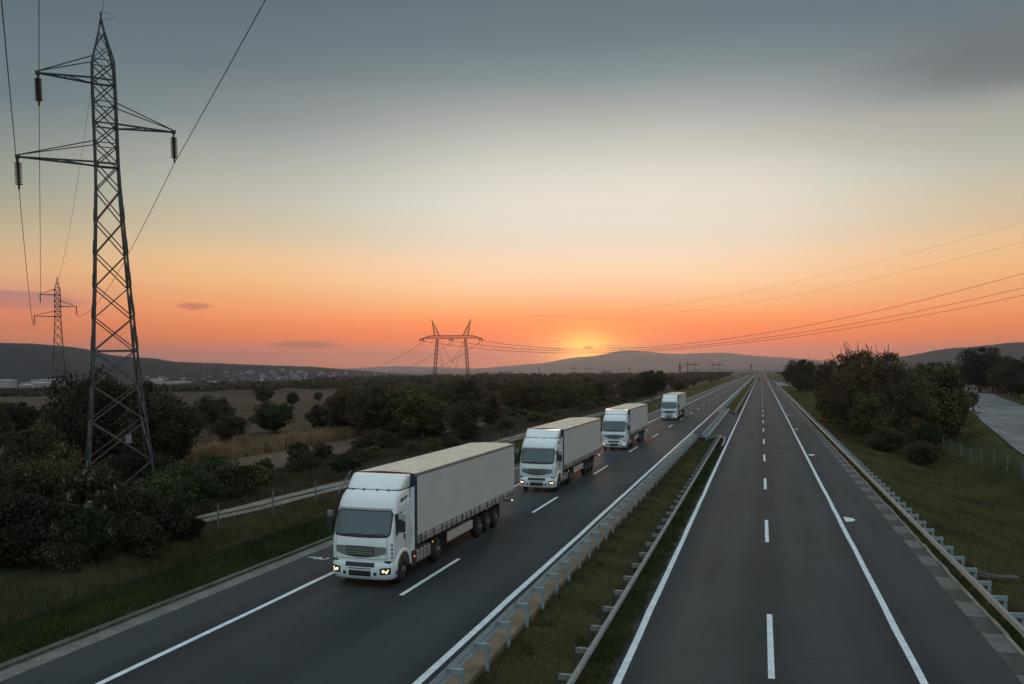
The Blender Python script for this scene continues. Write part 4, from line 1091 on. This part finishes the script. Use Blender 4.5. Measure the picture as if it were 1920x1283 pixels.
def lab(kind, x, y, h, word):
    d = -x*SN+y*CS; px = 960+F*(x*CS+y*SN)/d; w_ = [b_ for a, b_ in LM if a <= px][-1] if px < 9999 else ''
    dep = 'in the front row' if d < 100 else 'in the second row' if d < 140 else 'in the middle distance' if d < 200 else 'further back' if d < 300 else 'far back' if d < 450 else 'on the horizon'
    sz = ('tiny' if h < 1.4 else 'small' if h < 2.6 else 'middling' if h < 4.2 else 'big' if h < 6 else 'tall')
    return f'{sz} {COLN[kind]} {word} {dep}, {w_}'
usedlab = set()
def scatter(n, xr, yr, kinds, hr, label, group, cat, wr=(.9, 1.3), mind=2.5, okf=ok_zone, maxtop=None):
    c = 0; tries = 0
    while c < n and tries < n*60:
        tries += 1; x = rnd.uniform(*xr); y = yr[0]+(yr[1]-yr[0])*rnd.random()**1.3
        d = -x*SN+y*CS; px = 960+F*(x*CS+y*SN)/d
        if d < 20 or px < -60 or px > 1990 or not okf(x, y): continue
        if any((x-a)**2+(y-b_)**2 < mind*mind for a, b_ in placed): continue
        h = rnd.uniform(*hr)
        if maxtop: h = min(h, maxtop(px, d)-terr1(x, y))
        if h < .9: continue
        k_ = rnd.choice(kinds); l_ = lab(k_, x, y, h, cat)
        if l_ in usedlab: continue
        usedlab.add(l_); plant(k_, x, y, h, l_, group, cat, rnd.uniform(*wr)); placed.append((x, y)); c += 1
mt = lambda px, d: at(px, float(np.interp(px, [0, 600, 700, 850, 1000, 1150, 1400], [735, 732, 722, 718, 712, 706, 702])), d).z
scatter(75, (-110, -40), (95, 260), ['brown1', 'brown2', 'olive1', 'dark1', 'feather', 'olive2'], (4, 7), 'one of the brown and olive trees crowded in the thicket behind the lorries', 'thicket trees behind the lorries', 'tree', maxtop=mt, mind=4)
scatter(80, (-260, -36), (230, 620), ['brown1', 'brown2', 'dark1', 'dark2', 'olive2'], (4, 8), 'one of the far dark trees in the wood reaching to the horizon left of the motorway', 'far wood trees left of the motorway', 'tree', (1, 1.6), maxtop=mt, mind=6)
scatter(70, (-44, -31.5), (60, 230), ['olive1', 'brown2', 'green1', 'feather'], (.9, 2.6), 'one of the low bushes between the gravel track and the thicket', 'low bushes beside the gravel track', 'bush', (1, 1.5), mind=2.2)
scatter(30, (-50, -29), (230, 700), ['dark2', 'brown2', 'olive1'], (3, 5), 'one of the bushes in the hedge along the far left roadside', 'far hedge bushes left of the motorway', 'bush', (1, 1.6), maxtop=mt, mind=5, okf=lambda x, y: True)
okr = lambda x, y: (x < side_left(y)-7 and x > 12 and y > 92) or (x > side_left(y)+16)
scatter(34, (12, 40), (95, 330), ['brown1', 'brown2', 'dark1', 'olive2', 'dark2'], (4, 7.5), 'one of the dense trees in the thicket between the motorway and side road', 'thicket trees on the right', 'tree', (.8, 1.1), mind=4, okf=okr, maxtop=lambda px, d: at(px, 690, d).z)
scatter(20, (12.5, 24), (96, 165), ['olive1', 'brown2', 'feather', 'green1'], (1.6, 3.4), 'low bush', 'bushes at the foot of the right thicket', 'bush', (1, 1.5), mind=2.2, okf=lambda x, y: 12 < x < side_left(y)-6)
scatter(26, (36, 150), (100, 420), ['dark1', 'dark2', 'olive2'], (6, 11), 'one of the dark trees lining the far side of the side road', 'trees beyond the side road', 'tree', (.8, 1.2), mind=5, okf=okr, maxtop=lambda px, d: at(px, 668, d).z)
scatter(16, (13, 60), (330, 700), ['dark1', 'brown2'], (5, 8), 'one of the small far trees beyond the white house', 'far trees on the right', 'tree', (1, 1.4), mind=6, okf=lambda x, y: x > 14+(18 if 320 < y < 480 else 0), maxtop=lambda px, d: at(px, 694, d).z)
for k in pool:
    if k not in used:
        for c in list(pool[k].children): D.objects.remove(c)
        D.objects.remove(pool[k])
# near bushes with fine leaves
def big_bush(name, seed, x, y, h, w_, n, ls, mat, label, z0=-.3, pale=0, nb=70, cat='bush'):
    T = empty(name, (x, y, terr1(x, y)), 0, label, cat, 'near bushes by the near pylon')
    P = crown_pts(w_, w_*.9, z0, h, nb, n//nb, seed, br=.3, spread=.85)
    Vv, Ff = leaves(P, ls, seed); np_mesh('foliage', Vv, Ff, mat, T)
    r = random.Random(seed); b = MB()
    for k in range(14):
        a = r.uniform(0, 6.28); q = r.uniform(.2, .85)
        e = Vector((math.cos(a)*w_*q, math.sin(a)*w_*q, h*(1-.4*q)*r.uniform(.85, 1.12)))
        b.tube([(0, 0, -.3), (e.x*.35, e.y*.35, e.z*.55), e], [.05, .03, .008], 5)
    b.build('stem', M['bark'], T)
    if pale:
        R_ = np.random.default_rng(seed+50); sc_ = P[:, 0]*.45/w_-P[:, 1]*.55/w_+P[:, 2]/h*.55+R_.normal(size=len(P))*.12; Q = P[np.argsort(-sc_)[:len(P)//5]]; Q = Q[R_.choice(len(Q), pale, False)]; G = []
        for q_ in Q[:pale]: G.append(q_*np.array([1.1, 1.1, 1.04])+R_.normal(size=(22, 3))*np.array([.05, .05, .09]))
        G = np.concatenate(G); Vv, Ff = leaves(G, .05, seed+1, 1.1); np_mesh('flower_cluster', Vv, Ff, M['leaf_pale'], T)
    return T
NB = [(35, 850, 41, 2.6, 'leaf_dark', 0, 'near dark bush at the left edge with brownish tips'), (100, 835, 41, 2.8, 'leaf_olive', 0, 'near olive brown bush left of the near pylon'),
      (160, 862, 38.5, 1.6, 'leaf_dark', 60, 'near shrub with cream flower plumes beside the left leg of the near pylon'), (60, 925, 36, 2.0, 'leaf_dark', 0, 'near dark bush low at the left edge behind the leaning post'),
      (150, 935, 36, 1.7, 'leaf_green', 14, 'near dark green bush with a few pale blossoms below the near pylon'), (215, 905, 43, 2.4, 'leaf_dark', 3, 'near dark bush between the legs of the near pylon'),
      (-20, 880, 36, 2.2, 'leaf_dark', 0, 'near dark bush cut by the left edge'), (290, 900, 46, 2.5, 'leaf_green', 0, 'dark green bush at the right leg of the near pylon'),
      (345, 870, 52, 2.6, 'leaf_green', 0, 'leafy green bush right of the near pylon'), (400, 850, 58, 2.3, 'leaf_green', 0, 'green bush with brighter top above the gravel track start'),
      (440, 870, 55, 1.8, 'leaf_dark', 0, 'dark bush next to the start of the gravel track'), (120, 985, 35, 1.2, 'leaf_dark', 0, 'low dark bush at the ditch on the left'),
      (195, 965, 38, 1.5, 'leaf_dark', 16, 'low dark bush with pale tips right of the flowering shrub'), (250, 975, 38, 1.4, 'leaf_dark', 0, 'low dark bush between the ditch and the near pylon'),
      (560, 828, 86, 1.1, 'leaf_green', 0, 'slim green bush on the stubble strip'), (480, 868, 62, 1.5, 'leaf_olive', 0, 'olive weed bush above the gravel track'), (330, 965, 41, 1.3, 'leaf_dark', 0, 'low dark bush behind the ditch below the pylon'),
      (270, 845, 56, 2.8, 'leaf_dark', 0, 'dark bush inside the base of the near pylon')]
for i, (px, py, d, wb, mt_, pale, lab) in enumerate(NB):
    p = at(px, py, d); big_bush('bush', 100+i, p.x, p.y, p.z-terr1(p.x, p.y), wb, 26000 if d < 45 else 18000, .085 if d < 45 else .11, M[mt_], lab, pale=pale)

# grass and weeds (uncountable)
def blades(n, xr, yr, hr, wd, mat, name, seed, ypow=1.6, lean=.5, mask=None, zo=0, seg=False):
    r = np.random.default_rng(seed); x = r.uniform(*xr, n); y = yr[0]+(yr[1]-yr[0])*r.random(n)**ypow
    if mask is not None: k = mask(x, y, r); x, y = x[k], y[k]
    n = len(x); z = terr(x, y)+zo; h = r.uniform(*hr, n)*(0.75+.35*n2(x, y, .9, seed)); a = r.uniform(0, 6.283, n)
    wv = wd*(1+y/60); l = lean*h*r.random(n); la = r.uniform(0, 6.283, n)
    b0 = np.stack([x-np.cos(a)*wv, y-np.sin(a)*wv, z-.03], 1); b1 = np.stack([x+np.cos(a)*wv, y+np.sin(a)*wv, z-.03], 1)
    t = np.stack([x+np.cos(la)*l, y+np.sin(la)*l, z+h], 1)
    V = np.stack([b0, b1, t], 1).reshape(-1, 3); o = np_mesh(name, V, np.arange(3*n).reshape(n, 3), mat); tag(o, kind='stuff'); return o
blades(9000, (-19.6, -19.25), (6, 110), (.06, .2), .008, M['grass_v'], 'grass', 20, 1.5, mask=lambda x, y, r: n2(x*0, y, .9, 5)+r.normal(size=len(x))*.2 > .2, zo=.08)
blades(150000, (-23.6, -19.55), (6, 110), (.1, .34), .008, M['grass_v'], 'grass', 1, 1.5)
blades(60000, (-29.0, -23.6), (10, 90), (.1, .4), .008, M['weed'], 'dry_grass', 2, 1.5, mask=lambda x, y, r: (np.abs(x-np.interp(y, [20, 34, 45, 60, 400], [-33, -30.6, -29.2, -28.3, -28.6])) > 1.2))
blades(40000, (-27.2, -25.2), (30, 160), (.1, .3), .009, M['grass_b'], 'grass', 3, 1.3)
blades(150000, (-7.0, -4.3), (7, 101), (.03, .13), .007, M['grass_m'], 'grass', 4, 1.6, mask=lambda x, y, r: n2(x, y, .8, 2)+r.normal(size=len(x))*.5 > -.6)
blades(70000, (-4.8, -3.62), (7, 101), (.05, .22), .008, M['grass_v'], 'grass', 5, 1.6, mask=lambda x, y, r: r.random(len(x)) < np.clip((-3.55-x)*2.2+n2(x, y, 1.5, 3)*.5, 0, 1))
blades(60000, (-7.0, -3.65), (158, 600), (.08, .2), .012, M['grass_b'], 'grass', 6, 1.6)
blades(210000, (7.22, 22), (14, 170), (.08, .26), .009, M['grass_b'], 'grass', 7, 1.5, mask=lambda x, y, r: (x < side_left(y)-.5) & (n2(x, y, .4, 8)+r.normal(size=len(x))*.5 > -.5))
blades(40000, (7.25, 8.0), (12, 120), (.06, .22), .008, M['grass_v'], 'grass', 8, 1.5)
blades(60000, (8, 40), (120, 420), (.15, .4), .03, M['grass_b'], 'grass', 9, 1.2, mask=lambda x, y, r: x < side_left(y)-.5)
blades(120000, (-41, -30.6), (30, 190), (.35, 1.0), .010, M['weed'], 'tall_dry_weeds', 10, 1.2, .35)
blades(50000, (-42, -30.6), (40, 190), (.3, .8), .014, M['leaf_olive'], 'tall_green_weeds', 11, 1.2, .35, mask=lambda x, y, r: n2(x, y, .3, 9) > .1)
blades(45000, (-59, -53), (50, 170), (1.1, 2.1), .035, M['corn'], 'corn_strip', 12, 1.1, .3)
blades(40000, (-29.8, -19.7), (110, 600), (.2, .5), .03, M['grass_b'], 'grass', 13, 1.4, mask=lambda x, y, r: (np.abs(x+28.5) > 1.2) | (y > 260))
blades(26000, (-28.6, -23), (14, 60), (.3, .9), .007, M['weed'], 'ditch_weeds', 14, 1.3, .5, mask=lambda x, y, r: (x > -27.0) & (n2(x, y, .7, 4) > .15))
tm = lambda f_, th: (lambda x, y, r: n2(x, y, f_, 6)+r.normal(size=len(x))*.15 > th)
blades(26000, (-6.9, -6.2), (8, 101), (.15, .45), .007, M['weed'], 'weed_tufts', 15, 1.5, .6, mask=tm(1.7, .45))
blades(26000, (-5.2, -4.3), (8, 101), (.12, .38), .007, M['grass_b'], 'weed_tufts', 16, 1.5, .6, mask=tm(1.5, .4))
blades(30000, (7.3, 8.6), (10, 130), (.15, .5), .008, M['weed'], 'weed_tufts', 17, 1.5, .6, mask=tm(1.3, .4))
blades(70000, (8.5, 22), (20, 140), (.2, .6), .009, M['weed'], 'weed_tufts', 18, 1.4, .6, mask=lambda x, y, r: (x < side_left(y)-.5) & (n2(x, y, .55, 12)+r.normal(size=len(x))*.2 > .35))
blades(22000, (-23, -19.6), (8, 100), (.2, .55), .008, M['grass_v'], 'weed_tufts', 19, 1.4, .6, mask=tm(1.1, .35))
# far-off woods that read as one mass
def far_wood(name, seed, n, xr, dr, hr, mat, lim=None):
    """xr in photo pixels, dr in metres of depth"""
    r = np.random.default_rng(seed); P = []
    for i in range(n):
        d = dr[0]+(dr[1]-dr[0])*r.random(); px = r.uniform(*xr); rr = (px-960)/F*d; X, Y = rr*CS-d*SN, rr*SN+d*CS
        if -42 < X < 10+ (d > 300)*22: continue
        h = r.uniform(*hr); wv = h*r.uniform(.6, 1.1); z = terr1(X, Y)
        if lim: h = min(h, at(px, lim(px), d).z-z)
        if h < 1: continue
        m = 150; e = r.normal(size=(m, 3)); e /= np.linalg.norm(e, axis=1, keepdims=True); e *= r.uniform(.6, 1, (m, 1)); lump = r.normal(size=(6, 3))*.35
        e = e*.7+lump[r.integers(0, 6, m)]*.5
        P.append(np.array([X, Y, z+h*.45])+e*np.array([wv, wv, h*.62]))
    P = np.concatenate(P); dd = (-P[:, 0]*SN+P[:, 1]*CS)
    Vv, Ff = leaves(P, 1.0, seed); 
    # leaves grow with distance so the mass stays closed
    c = np.repeat(P, 4, 0); Vv = c+(Vv-c)*np.repeat(dd/450, 4)[:, None]
    o = np_mesh(name, Vv, Ff, mat); tag(o, kind='stuff'); return o
far_wood('woodland', 21, 260, (-80, 760), (430, 560), (4, 8), M['leaf_dark'], lim=lambda px: np.interp(px, [0, 300, 400, 640, 760], [728, 722, 717, 712, 706]))
far_wood('woodland', 22, 330, (600, 1420), (500, 1100), (4, 9), M['leaf_brown'], lim=lambda px: np.interp(px, [600, 900, 1100, 1400], [706, 702, 700, 699]))
far_wood('woodland', 23, 150, (-80, 200), (380, 560), (3, 7), M['leaf_dark'], lim=lambda px: 736)
far_wood('woodland', 24, 130, (1440, 2000), (480, 1000), (6, 12), M['leaf_dark'], lim=lambda px: 692)

# ------------------------------------------------------------------ hills and mountains
def ridge(name, prof, d0, dr, d1, zbase, mat, seed, rough=1.0, label=None):
    """a real ridge: rises from distance d0 to its crest at dr and falls to d1; prof = [(px, y)] of the crest"""
    px = np.arange(prof[0][0], prof[-1][0], 10.0 if dr < 5000 else 12.0); cy2 = np.interp(px, [p[0] for p in prof], [p[1] for p in prof])
    cy2 = np.convolve(np.pad(cy2, 1, 'edge'), np.ones(3)/3, 'valid')
    zc = np.array([at(a, b_, dr).z for a, b_ in zip(px, cy2)])
    r = np.random.default_rng(seed); k = 26; rows = []
    ph = r.uniform(0, 6.28, (12, 2)); fr = r.uniform(.4, 2.2, 12)
    for j in range(k+1):
        t = j/k; d = d0+(dr-d0)*(t/.62) if t < .62 else dr+(d1-dr)*((t-.62)/.38)
        s = sstep(0, .62, t) if t < .62 else 1-sstep(.62, 1, t)
        rr = (px-960)/F*d
        wob = sum(np.sin(rr/dr*38*f_+p_[0]+d/dr*26*f_)*.12/f_ for f_, p_ in zip(fr, ph))
        z = zbase+(zc-zbase)*np.clip(float(s)+wob*rough*(4*float(s)*(1-float(s))), -.02, 1.0)
        if abs(float(s)-1) < .02: z = z + r.normal(size=len(z))*.0009*dr*rough*.35
        rows.append(np.stack([rr*CS-d*SN, rr*SN+d*CS, z], 1))
    V = np.concatenate(rows); n = len(px); I = np.arange(len(V)).reshape(k+1, n)
    Fq = np.stack([I[:-1, :-1].ravel(), I[:-1, 1:].ravel(), I[1:, 1:].ravel(), I[1:, :-1].ravel()], 1)
    o = np_mesh(name, V, Fq, mat, smooth=True); tag(o, kind='structure'); return o, (px, zc, d0, dr, zbase)
hillA, HA = ridge('hill', [(-900, 640), (-100, 640), (0, 643), (60, 645), (130, 650), (175, 657), (205, 666), (262, 672), (275, 670), (330, 679), (400, 681), (500, 685), (590, 688), (650, 693), (700, 697), (760, 702), (800, 706)], 1200, 2100, 3100, -20, M['g_forest'], 1, .5)
hillB, _ = ridge('mountain', [(600, 700), (680, 698), (760, 695), (880, 692), (940, 688), (985, 683), (1020, 681), (1060, 673), (1080, 670), (1110, 669), (1135, 664), (1160, 658.5), (1175, 657), (1188, 659), (1205, 658), (1240, 663.5), (1270, 665), (1300, 663), (1340, 661), (1365, 661), (1400, 666), (1440, 669), (1480, 671), (1550, 677), (1650, 683), (1800, 686), (2100, 690), (2600, 692)], 6500, 9300, 11500, -20, M['g_mount'], 2, .35)
hillD, _ = ridge('mountain', [(300, 697), (560, 695), (680, 690), (745, 686.5), (800, 688), (860, 690), (960, 694), (1040, 697)], 8200, 10500, 11800, -20, M['g_mount'], 3, .3)
hillC, _ = ridge('hill', [(1380, 702), (1460, 697), (1500, 693), (1560, 689), (1640, 679), (1690, 669), (1720, 665), (1760, 656), (1790, 653), (1840, 650), (1880, 645), (1920, 643), (2000, 640), (2300, 636), (2900, 640)], 1800, 3300, 4600, -10, M['g_forest'], 4, .4)

# ------------------------------------------------------------------ town, house, overpass
def make_house(wm, rm, w_=9, l_=11, h=6, rh=2.6, big=False):
    b = MB().box(-w_/2, w_/2, -l_/2, l_/2, -3, h, 0)
    if big: b.box(-w_/2-.3, w_/2+.3, -l_/2-.3, l_/2+.3, h+.003, h+.5, 1)
    else: b.add([(-w_/2-.5, -l_/2-.5, h+.003), (w_/2+.5, -l_/2-.5, h+.003), (w_/2+.5, l_/2+.5, h+.003), (-w_/2-.5, l_/2+.5, h+.003), (0, -l_/2-.5, h+rh), (0, l_/2+.5, h+rh)],
               [(0, 1, 4), (1, 2, 5, 4), (2, 3, 5), (3, 0, 4, 5), (3, 2, 1, 0)], 1)
    for k in (-.25, .25):
        for z_ in (1.2, 3.9):
            b.box(w_*k-.6, w_*k+.6, -l_/2-.05, -l_/2-.01, z_, z_+1.3, 2); b.box(w_*k-.6, w_*k+.6, l_/2+.01, l_/2+.05, z_, z_+1.3, 2)
    return b.build('house', [wm, rm, M['win']])
HP = [make_house(M['house_w'], M['roof_red']), make_house(M['house_g'], M['roof_red'], 12, 10), make_house(M['house_w'], M['house_g'], 10, 14, 7), make_house(M['house_g'], M['house_w'], 16, 14, 12, big=True)]
hu = set()
def put_house(k, p, rz, label, group, cat='house', s=1.0, nm=None):
    o = HP[k] if k not in hu else HP[k].copy()
    if k in hu: C.collection.objects.link(o)
    hu.add(k); o.location = p; o.rotation_euler = (0, 0, rz); o.scale = (s, s, s); tag(o, label, cat, group)
    if nm: o.name = nm
    return o
px_, zc_, d0_, dr_, zb_ = HA
hn = 0
for i in range(2000):
    if hn >= 180: break
    px = rnd.uniform(255, 830); d = 1240+620*rnd.random()**1.2
    t = max(0, (d-d0_)/(dr_-d0_)); s = t*t*(3-2*t); zc = float(np.interp(px, px_, zc_)); z = max(-18, zb_+(zc-zb_)*s)+1.0
    y = CY-F*math.tan(math.atan2(z-H, d)+PITCH)
    yl_ = np.interp(px, [255, 400, 500, 700, 830], [708, 694, 695, 697, 700])
    if y < yl_+rnd.random()*14 or y > 722: continue
    rr = (px-960)/F*d; k_ = rnd.choice([0, 0, 1, 1, 2, 3]); wl = ['beside the domed hall', 'left of the twin pylons', 'between the twin pylons', 'just right of the twin pylons', 'above the left edge of the field', 'left of the narrow dark field tree', 'right of the narrow dark field tree', 'above the small field bush', 'left of the brown thicket', 'above the brown thicket', 'left of the portal pylon', 'behind the portal pylon'][int(np.searchsorted([310, 372, 408, 440, 475, 500, 550, 600, 650, 710, 780], px))]; rw = ['topmost row', 'upper row', 'middle row', 'lower row', 'lowest row'][int(np.clip((y-695)/4.5, 0, 4))]
    l_ = f'tiny {["white red roofed house", "grey red roofed house", "white grey roofed house", "pale flat roofed block"][k_]} in the {rw}, {wl}'
    if l_ in usedlab: continue
    usedlab.add(l_); put_house(k_, (rr*CS-d*SN, rr*SN+d*CS, z), rnd.uniform(0, 3.14), l_, 'town houses on the hillside', s=rnd.uniform(.24, .5)); hn += 1
# industrial halls with pale roofs in the valley at the far left
def hall(px, py, d, w_, l_, h, label, rm=None):
    p = at(px, py, d); T = empty('factory_hall', (p.x, p.y, p.z-h), YAW+rnd.uniform(-.15, .15), label, 'building', 'factory halls in the valley')
    MB().box(-w_/2, w_/2, -l_/2, l_/2, -6, h-.4).build('wall', M['house_w'], T)
    b = MB().prism([(-w_/2-.5, h-.397), (w_/2+.5, h-.397), (w_/2+.5, h), (0, h+.9), (-w_/2-.5, h)], -l_/2-.4, l_/2+.4); b.build('roof', rm or M['roof_pale'], T)
    b = MB()
    for k in range(5): b.box(-w_/2+w_*(k+.3)/5, -w_/2+w_*(k+.6)/5, -l_/2-.06, -l_/2-.02, 1, h*.5)
    b.build('window', M['win'], T)
for a in ((6, 713, 1100, 26, 16, 4, 'long low pale hall at the left edge of the valley'), (66, 718, 950, 24, 16, 4.5, 'widest pale roofed factory hall left of the far pylon'), (92, 712, 1150, 46, 10, 2.5, 'long thin pale hall behind the widest one'),
          (48, 722, 900, 9, 8, 3, 'small hall at the left end of the widest factory hall'), (28, 733, 760, 4, 4, 2.5, 'tiny white shed in front of the factory halls'), (296, 712, 1150, 13, 10, 5, 'pale domed hall right of the near pylon in the valley'),
          (288, 716, 1050, 3, 4, 7, 'narrow white tower block right of the near pylon'), (400, 716, 1100, 12, 10, 4, 'low white hall beside the two tiny pylons'), (330, 716, 1100, 34, 12, 2.5, 'flat grey hall between the domed hall and the tiny pylons')):
    hall(*a)
cityG = 'far city blocks on the plain'
for i in range(70):
    px = rnd.choice([rnd.uniform(600, 1010), rnd.uniform(1300, 1420), rnd.uniform(880, 1200)]); d = rnd.uniform(1500, 3300); r_ = (px-960)/F*d
    x, y = r_*CS-d*SN, r_*SN+d*CS
    k_ = rnd.choice([2, 3, 3, 1]); l_ = f'hazy {["", "red roofed house", "grey roofed house", "flat roofed block"][k_]} on the {"nearer" if d < 2100 else "middle" if d < 2700 else "farthest"} plain, {[b_ for a, b_ in LM if a <= px][-1]}'
    if l_ in usedlab: continue
    usedlab.add(l_); put_house(k_, (x, y, terr1(x, y)+1), rnd.uniform(0, 3.14), l_, cityG, 'building', rnd.uniform(.5, .95), 'building')
for k in range(4):
    if k not in hu: D.objects.remove(HP[k])
# small white house by the rest area
p = gp(1511, 722); T = empty('white_house', (p.x, p.y, 0), YAW+.35, 'small white house with red roof under the tall dark tree on the right', 'house')
MB().box(-4.2, 4.2, -3.5, 3.5, -.3, 3.0).build('wall', M['house_w'], T)
MB().prism([(-4.8, 2.9), (4.8, 2.9), (2.3, 5.0), (-2.3, 5.0)], -4.0, 4.0).build('roof', M['roof_red'], T)
for x in (-2.4, 0, 2.4): MB().box(x-.6, x+.6, -3.56, -3.51, .9, 2.1).build('window', M['win'], T)
MB().box(1.5, 2.1, -.3, .3, 4.6, 6.0).build('chimney', M['house_g'], T)
p = gp(1499, 720.5); T = empty('parked_van', (p.x, p.y, .03), YAW+.1, 'tiny white van parked left of the white house', 'van')
b = MB().prism([(-2.9, .35), (2.9, .35), (2.9, 2.2), (-1.6, 2.3), (-2.3, 1.4), (-2.9, 1.1)], -1, 1, axis='y'); b.build('body', M['white'], T, bevel=.1)
MB().box(-2.2, -1.2, -1.03, -1.005, 1.4, 2.0).build('window', M['win'], T)
for x in (-1.9, 1.9):
    wb = MB().tube([(x, -1.03, .35), (x, 1.03, .35)], .36, 14); wb.build('wheel', M['black'], T)
p = at(1504, 704, 320); T = empty('lamp_post', (p.x, p.y, 0), 0, 'thin lamp post with white head beside the white house', 'lamp post')
MB().tube([(0, 0, -.3), (0, 0, p.z)], .1, 8).build('pole', M['post_gal'], T); MB().box(-.5, .5, -.4, .4, p.z, p.z+.5).build('lamp_head', M['roof_pale'], T, bevel=.1)
# overpass across the motorway in the distance
T = empty('overpass', (-6, 820, 0), 0, 'low far overpass crossing the motorway near the vanishing point', 'bridge')
MB().box(-60, 60, -4, 4, 5.2, 6.4).build('deck', M['concrete'], T)
for s in (-1, 1): MB().box(-60, 60, s*4-.15, s*4+.15, 6.403, 7.3).build('parapet', M['concrete'], T)
for x in (-16, 0.2, 16): MB().box(x-.5, x+.5, -3, 3, -.5, 5.197).build('pier', M['concrete'], T)
for s in (-1, 1): MB().prism([(s*18, 5.19), (s*62, 5.19), (s*62, -1), (s*30, -1)], -5, 5).build('abutment', M['g_brown'], T)
CG = 'far cars at the vanishing point'
def car(x, y, col, lab, head):
    T = empty('car', (x, y, 0), 0, lab, 'car', CG)
    MB().prism([(-2.1, .35), (2.1, .35), (2.1, .85), (1.1, .95), (.5, 1.42), (-1.1, 1.42), (-1.7, .95), (-2.1, .85)], -.85, .85, axis='x').build('body', col, T, bevel=.08)
    for yy_ in (-1.3, 1.3): MB().disc((yy_, .32), .32, -.88, .88, 14).build('wheel', M['black'], T)
    for s in (-1, 1): MB().box(s*.6-.12, s*.6+.12, -2.14, -2.09, .6, .76).build('tail_light' if not head else 'headlight', emat_r if not head else M['lampon'], T)
emat_r = emat('tail_lamp', (1, .06, .03), 2.5)
car(-1.5, 640, M['dark'], 'tiny dark car far off on the empty right carriageway, left lane', False)
car(2.2, 560, M['redp'], 'tiny red car far off on the right carriageway near the overpass', False)
# delineator posts on the left verge and a broken slab on the right bank
DG = 'roadside marker posts on the left verge'
mk = empty('marker_post'); MB().box(-.06, .06, -.04, .04, -.2, 1.0).build('post', M['house_w'], mk); MB().box(-.062, .062, -.045, .045, .72, .88).build('reflector', M['dark'], mk)
ml = ['nearest', 'second', 'third', 'fourth', 'fifth']
for i in range(5):
    o = mk if i == 0 else copy_tree(mk); o.location = (-20.3, 72+50*i, .02); tag(o, f'small white roadside marker post on the left verge, {ml[i]} from the camera', 'marker post', DG)
p = gp(1868, 1082, -.2)
T = empty('broken_slab', (8.9, p.y, terr1(8.9, p.y)), .2, 'broken concrete drain slabs lying in the grass behind the right guard rail', 'slab')
MB().box(-.9, .1, -.15, .15, .05, .18).box(.15, 1.1, .0, .35, .02, .14).build('slab', M['kerb_dark'], T, bevel=.02)
MB().bar((-.9, 1.6, .15), (.0, -.2, .2), .1, .12).build('edging', M['gutter'], T)

# ------------------------------------------------------------------ haze
m = D.materials.new('haze_air'); m.use_nodes = True; t = NT(m.node_tree); t.n.clear()
pv = t.node('ShaderNodeVolumePrincipled'); pv.inputs['Color'].default_value = (.78, .85, 1.0, 1); pv.inputs['Density'].default_value = 1e-4; pv.inputs['Anisotropy'].default_value = .65
om = t.node('ShaderNodeOutputMaterial'); t.l.new(pv.outputs[0], om.inputs['Volume'])
hz = MB().box(-12000, 12000, -600, 12000, -30, 260).build('haze', m); tag(hz, kind='stuff')
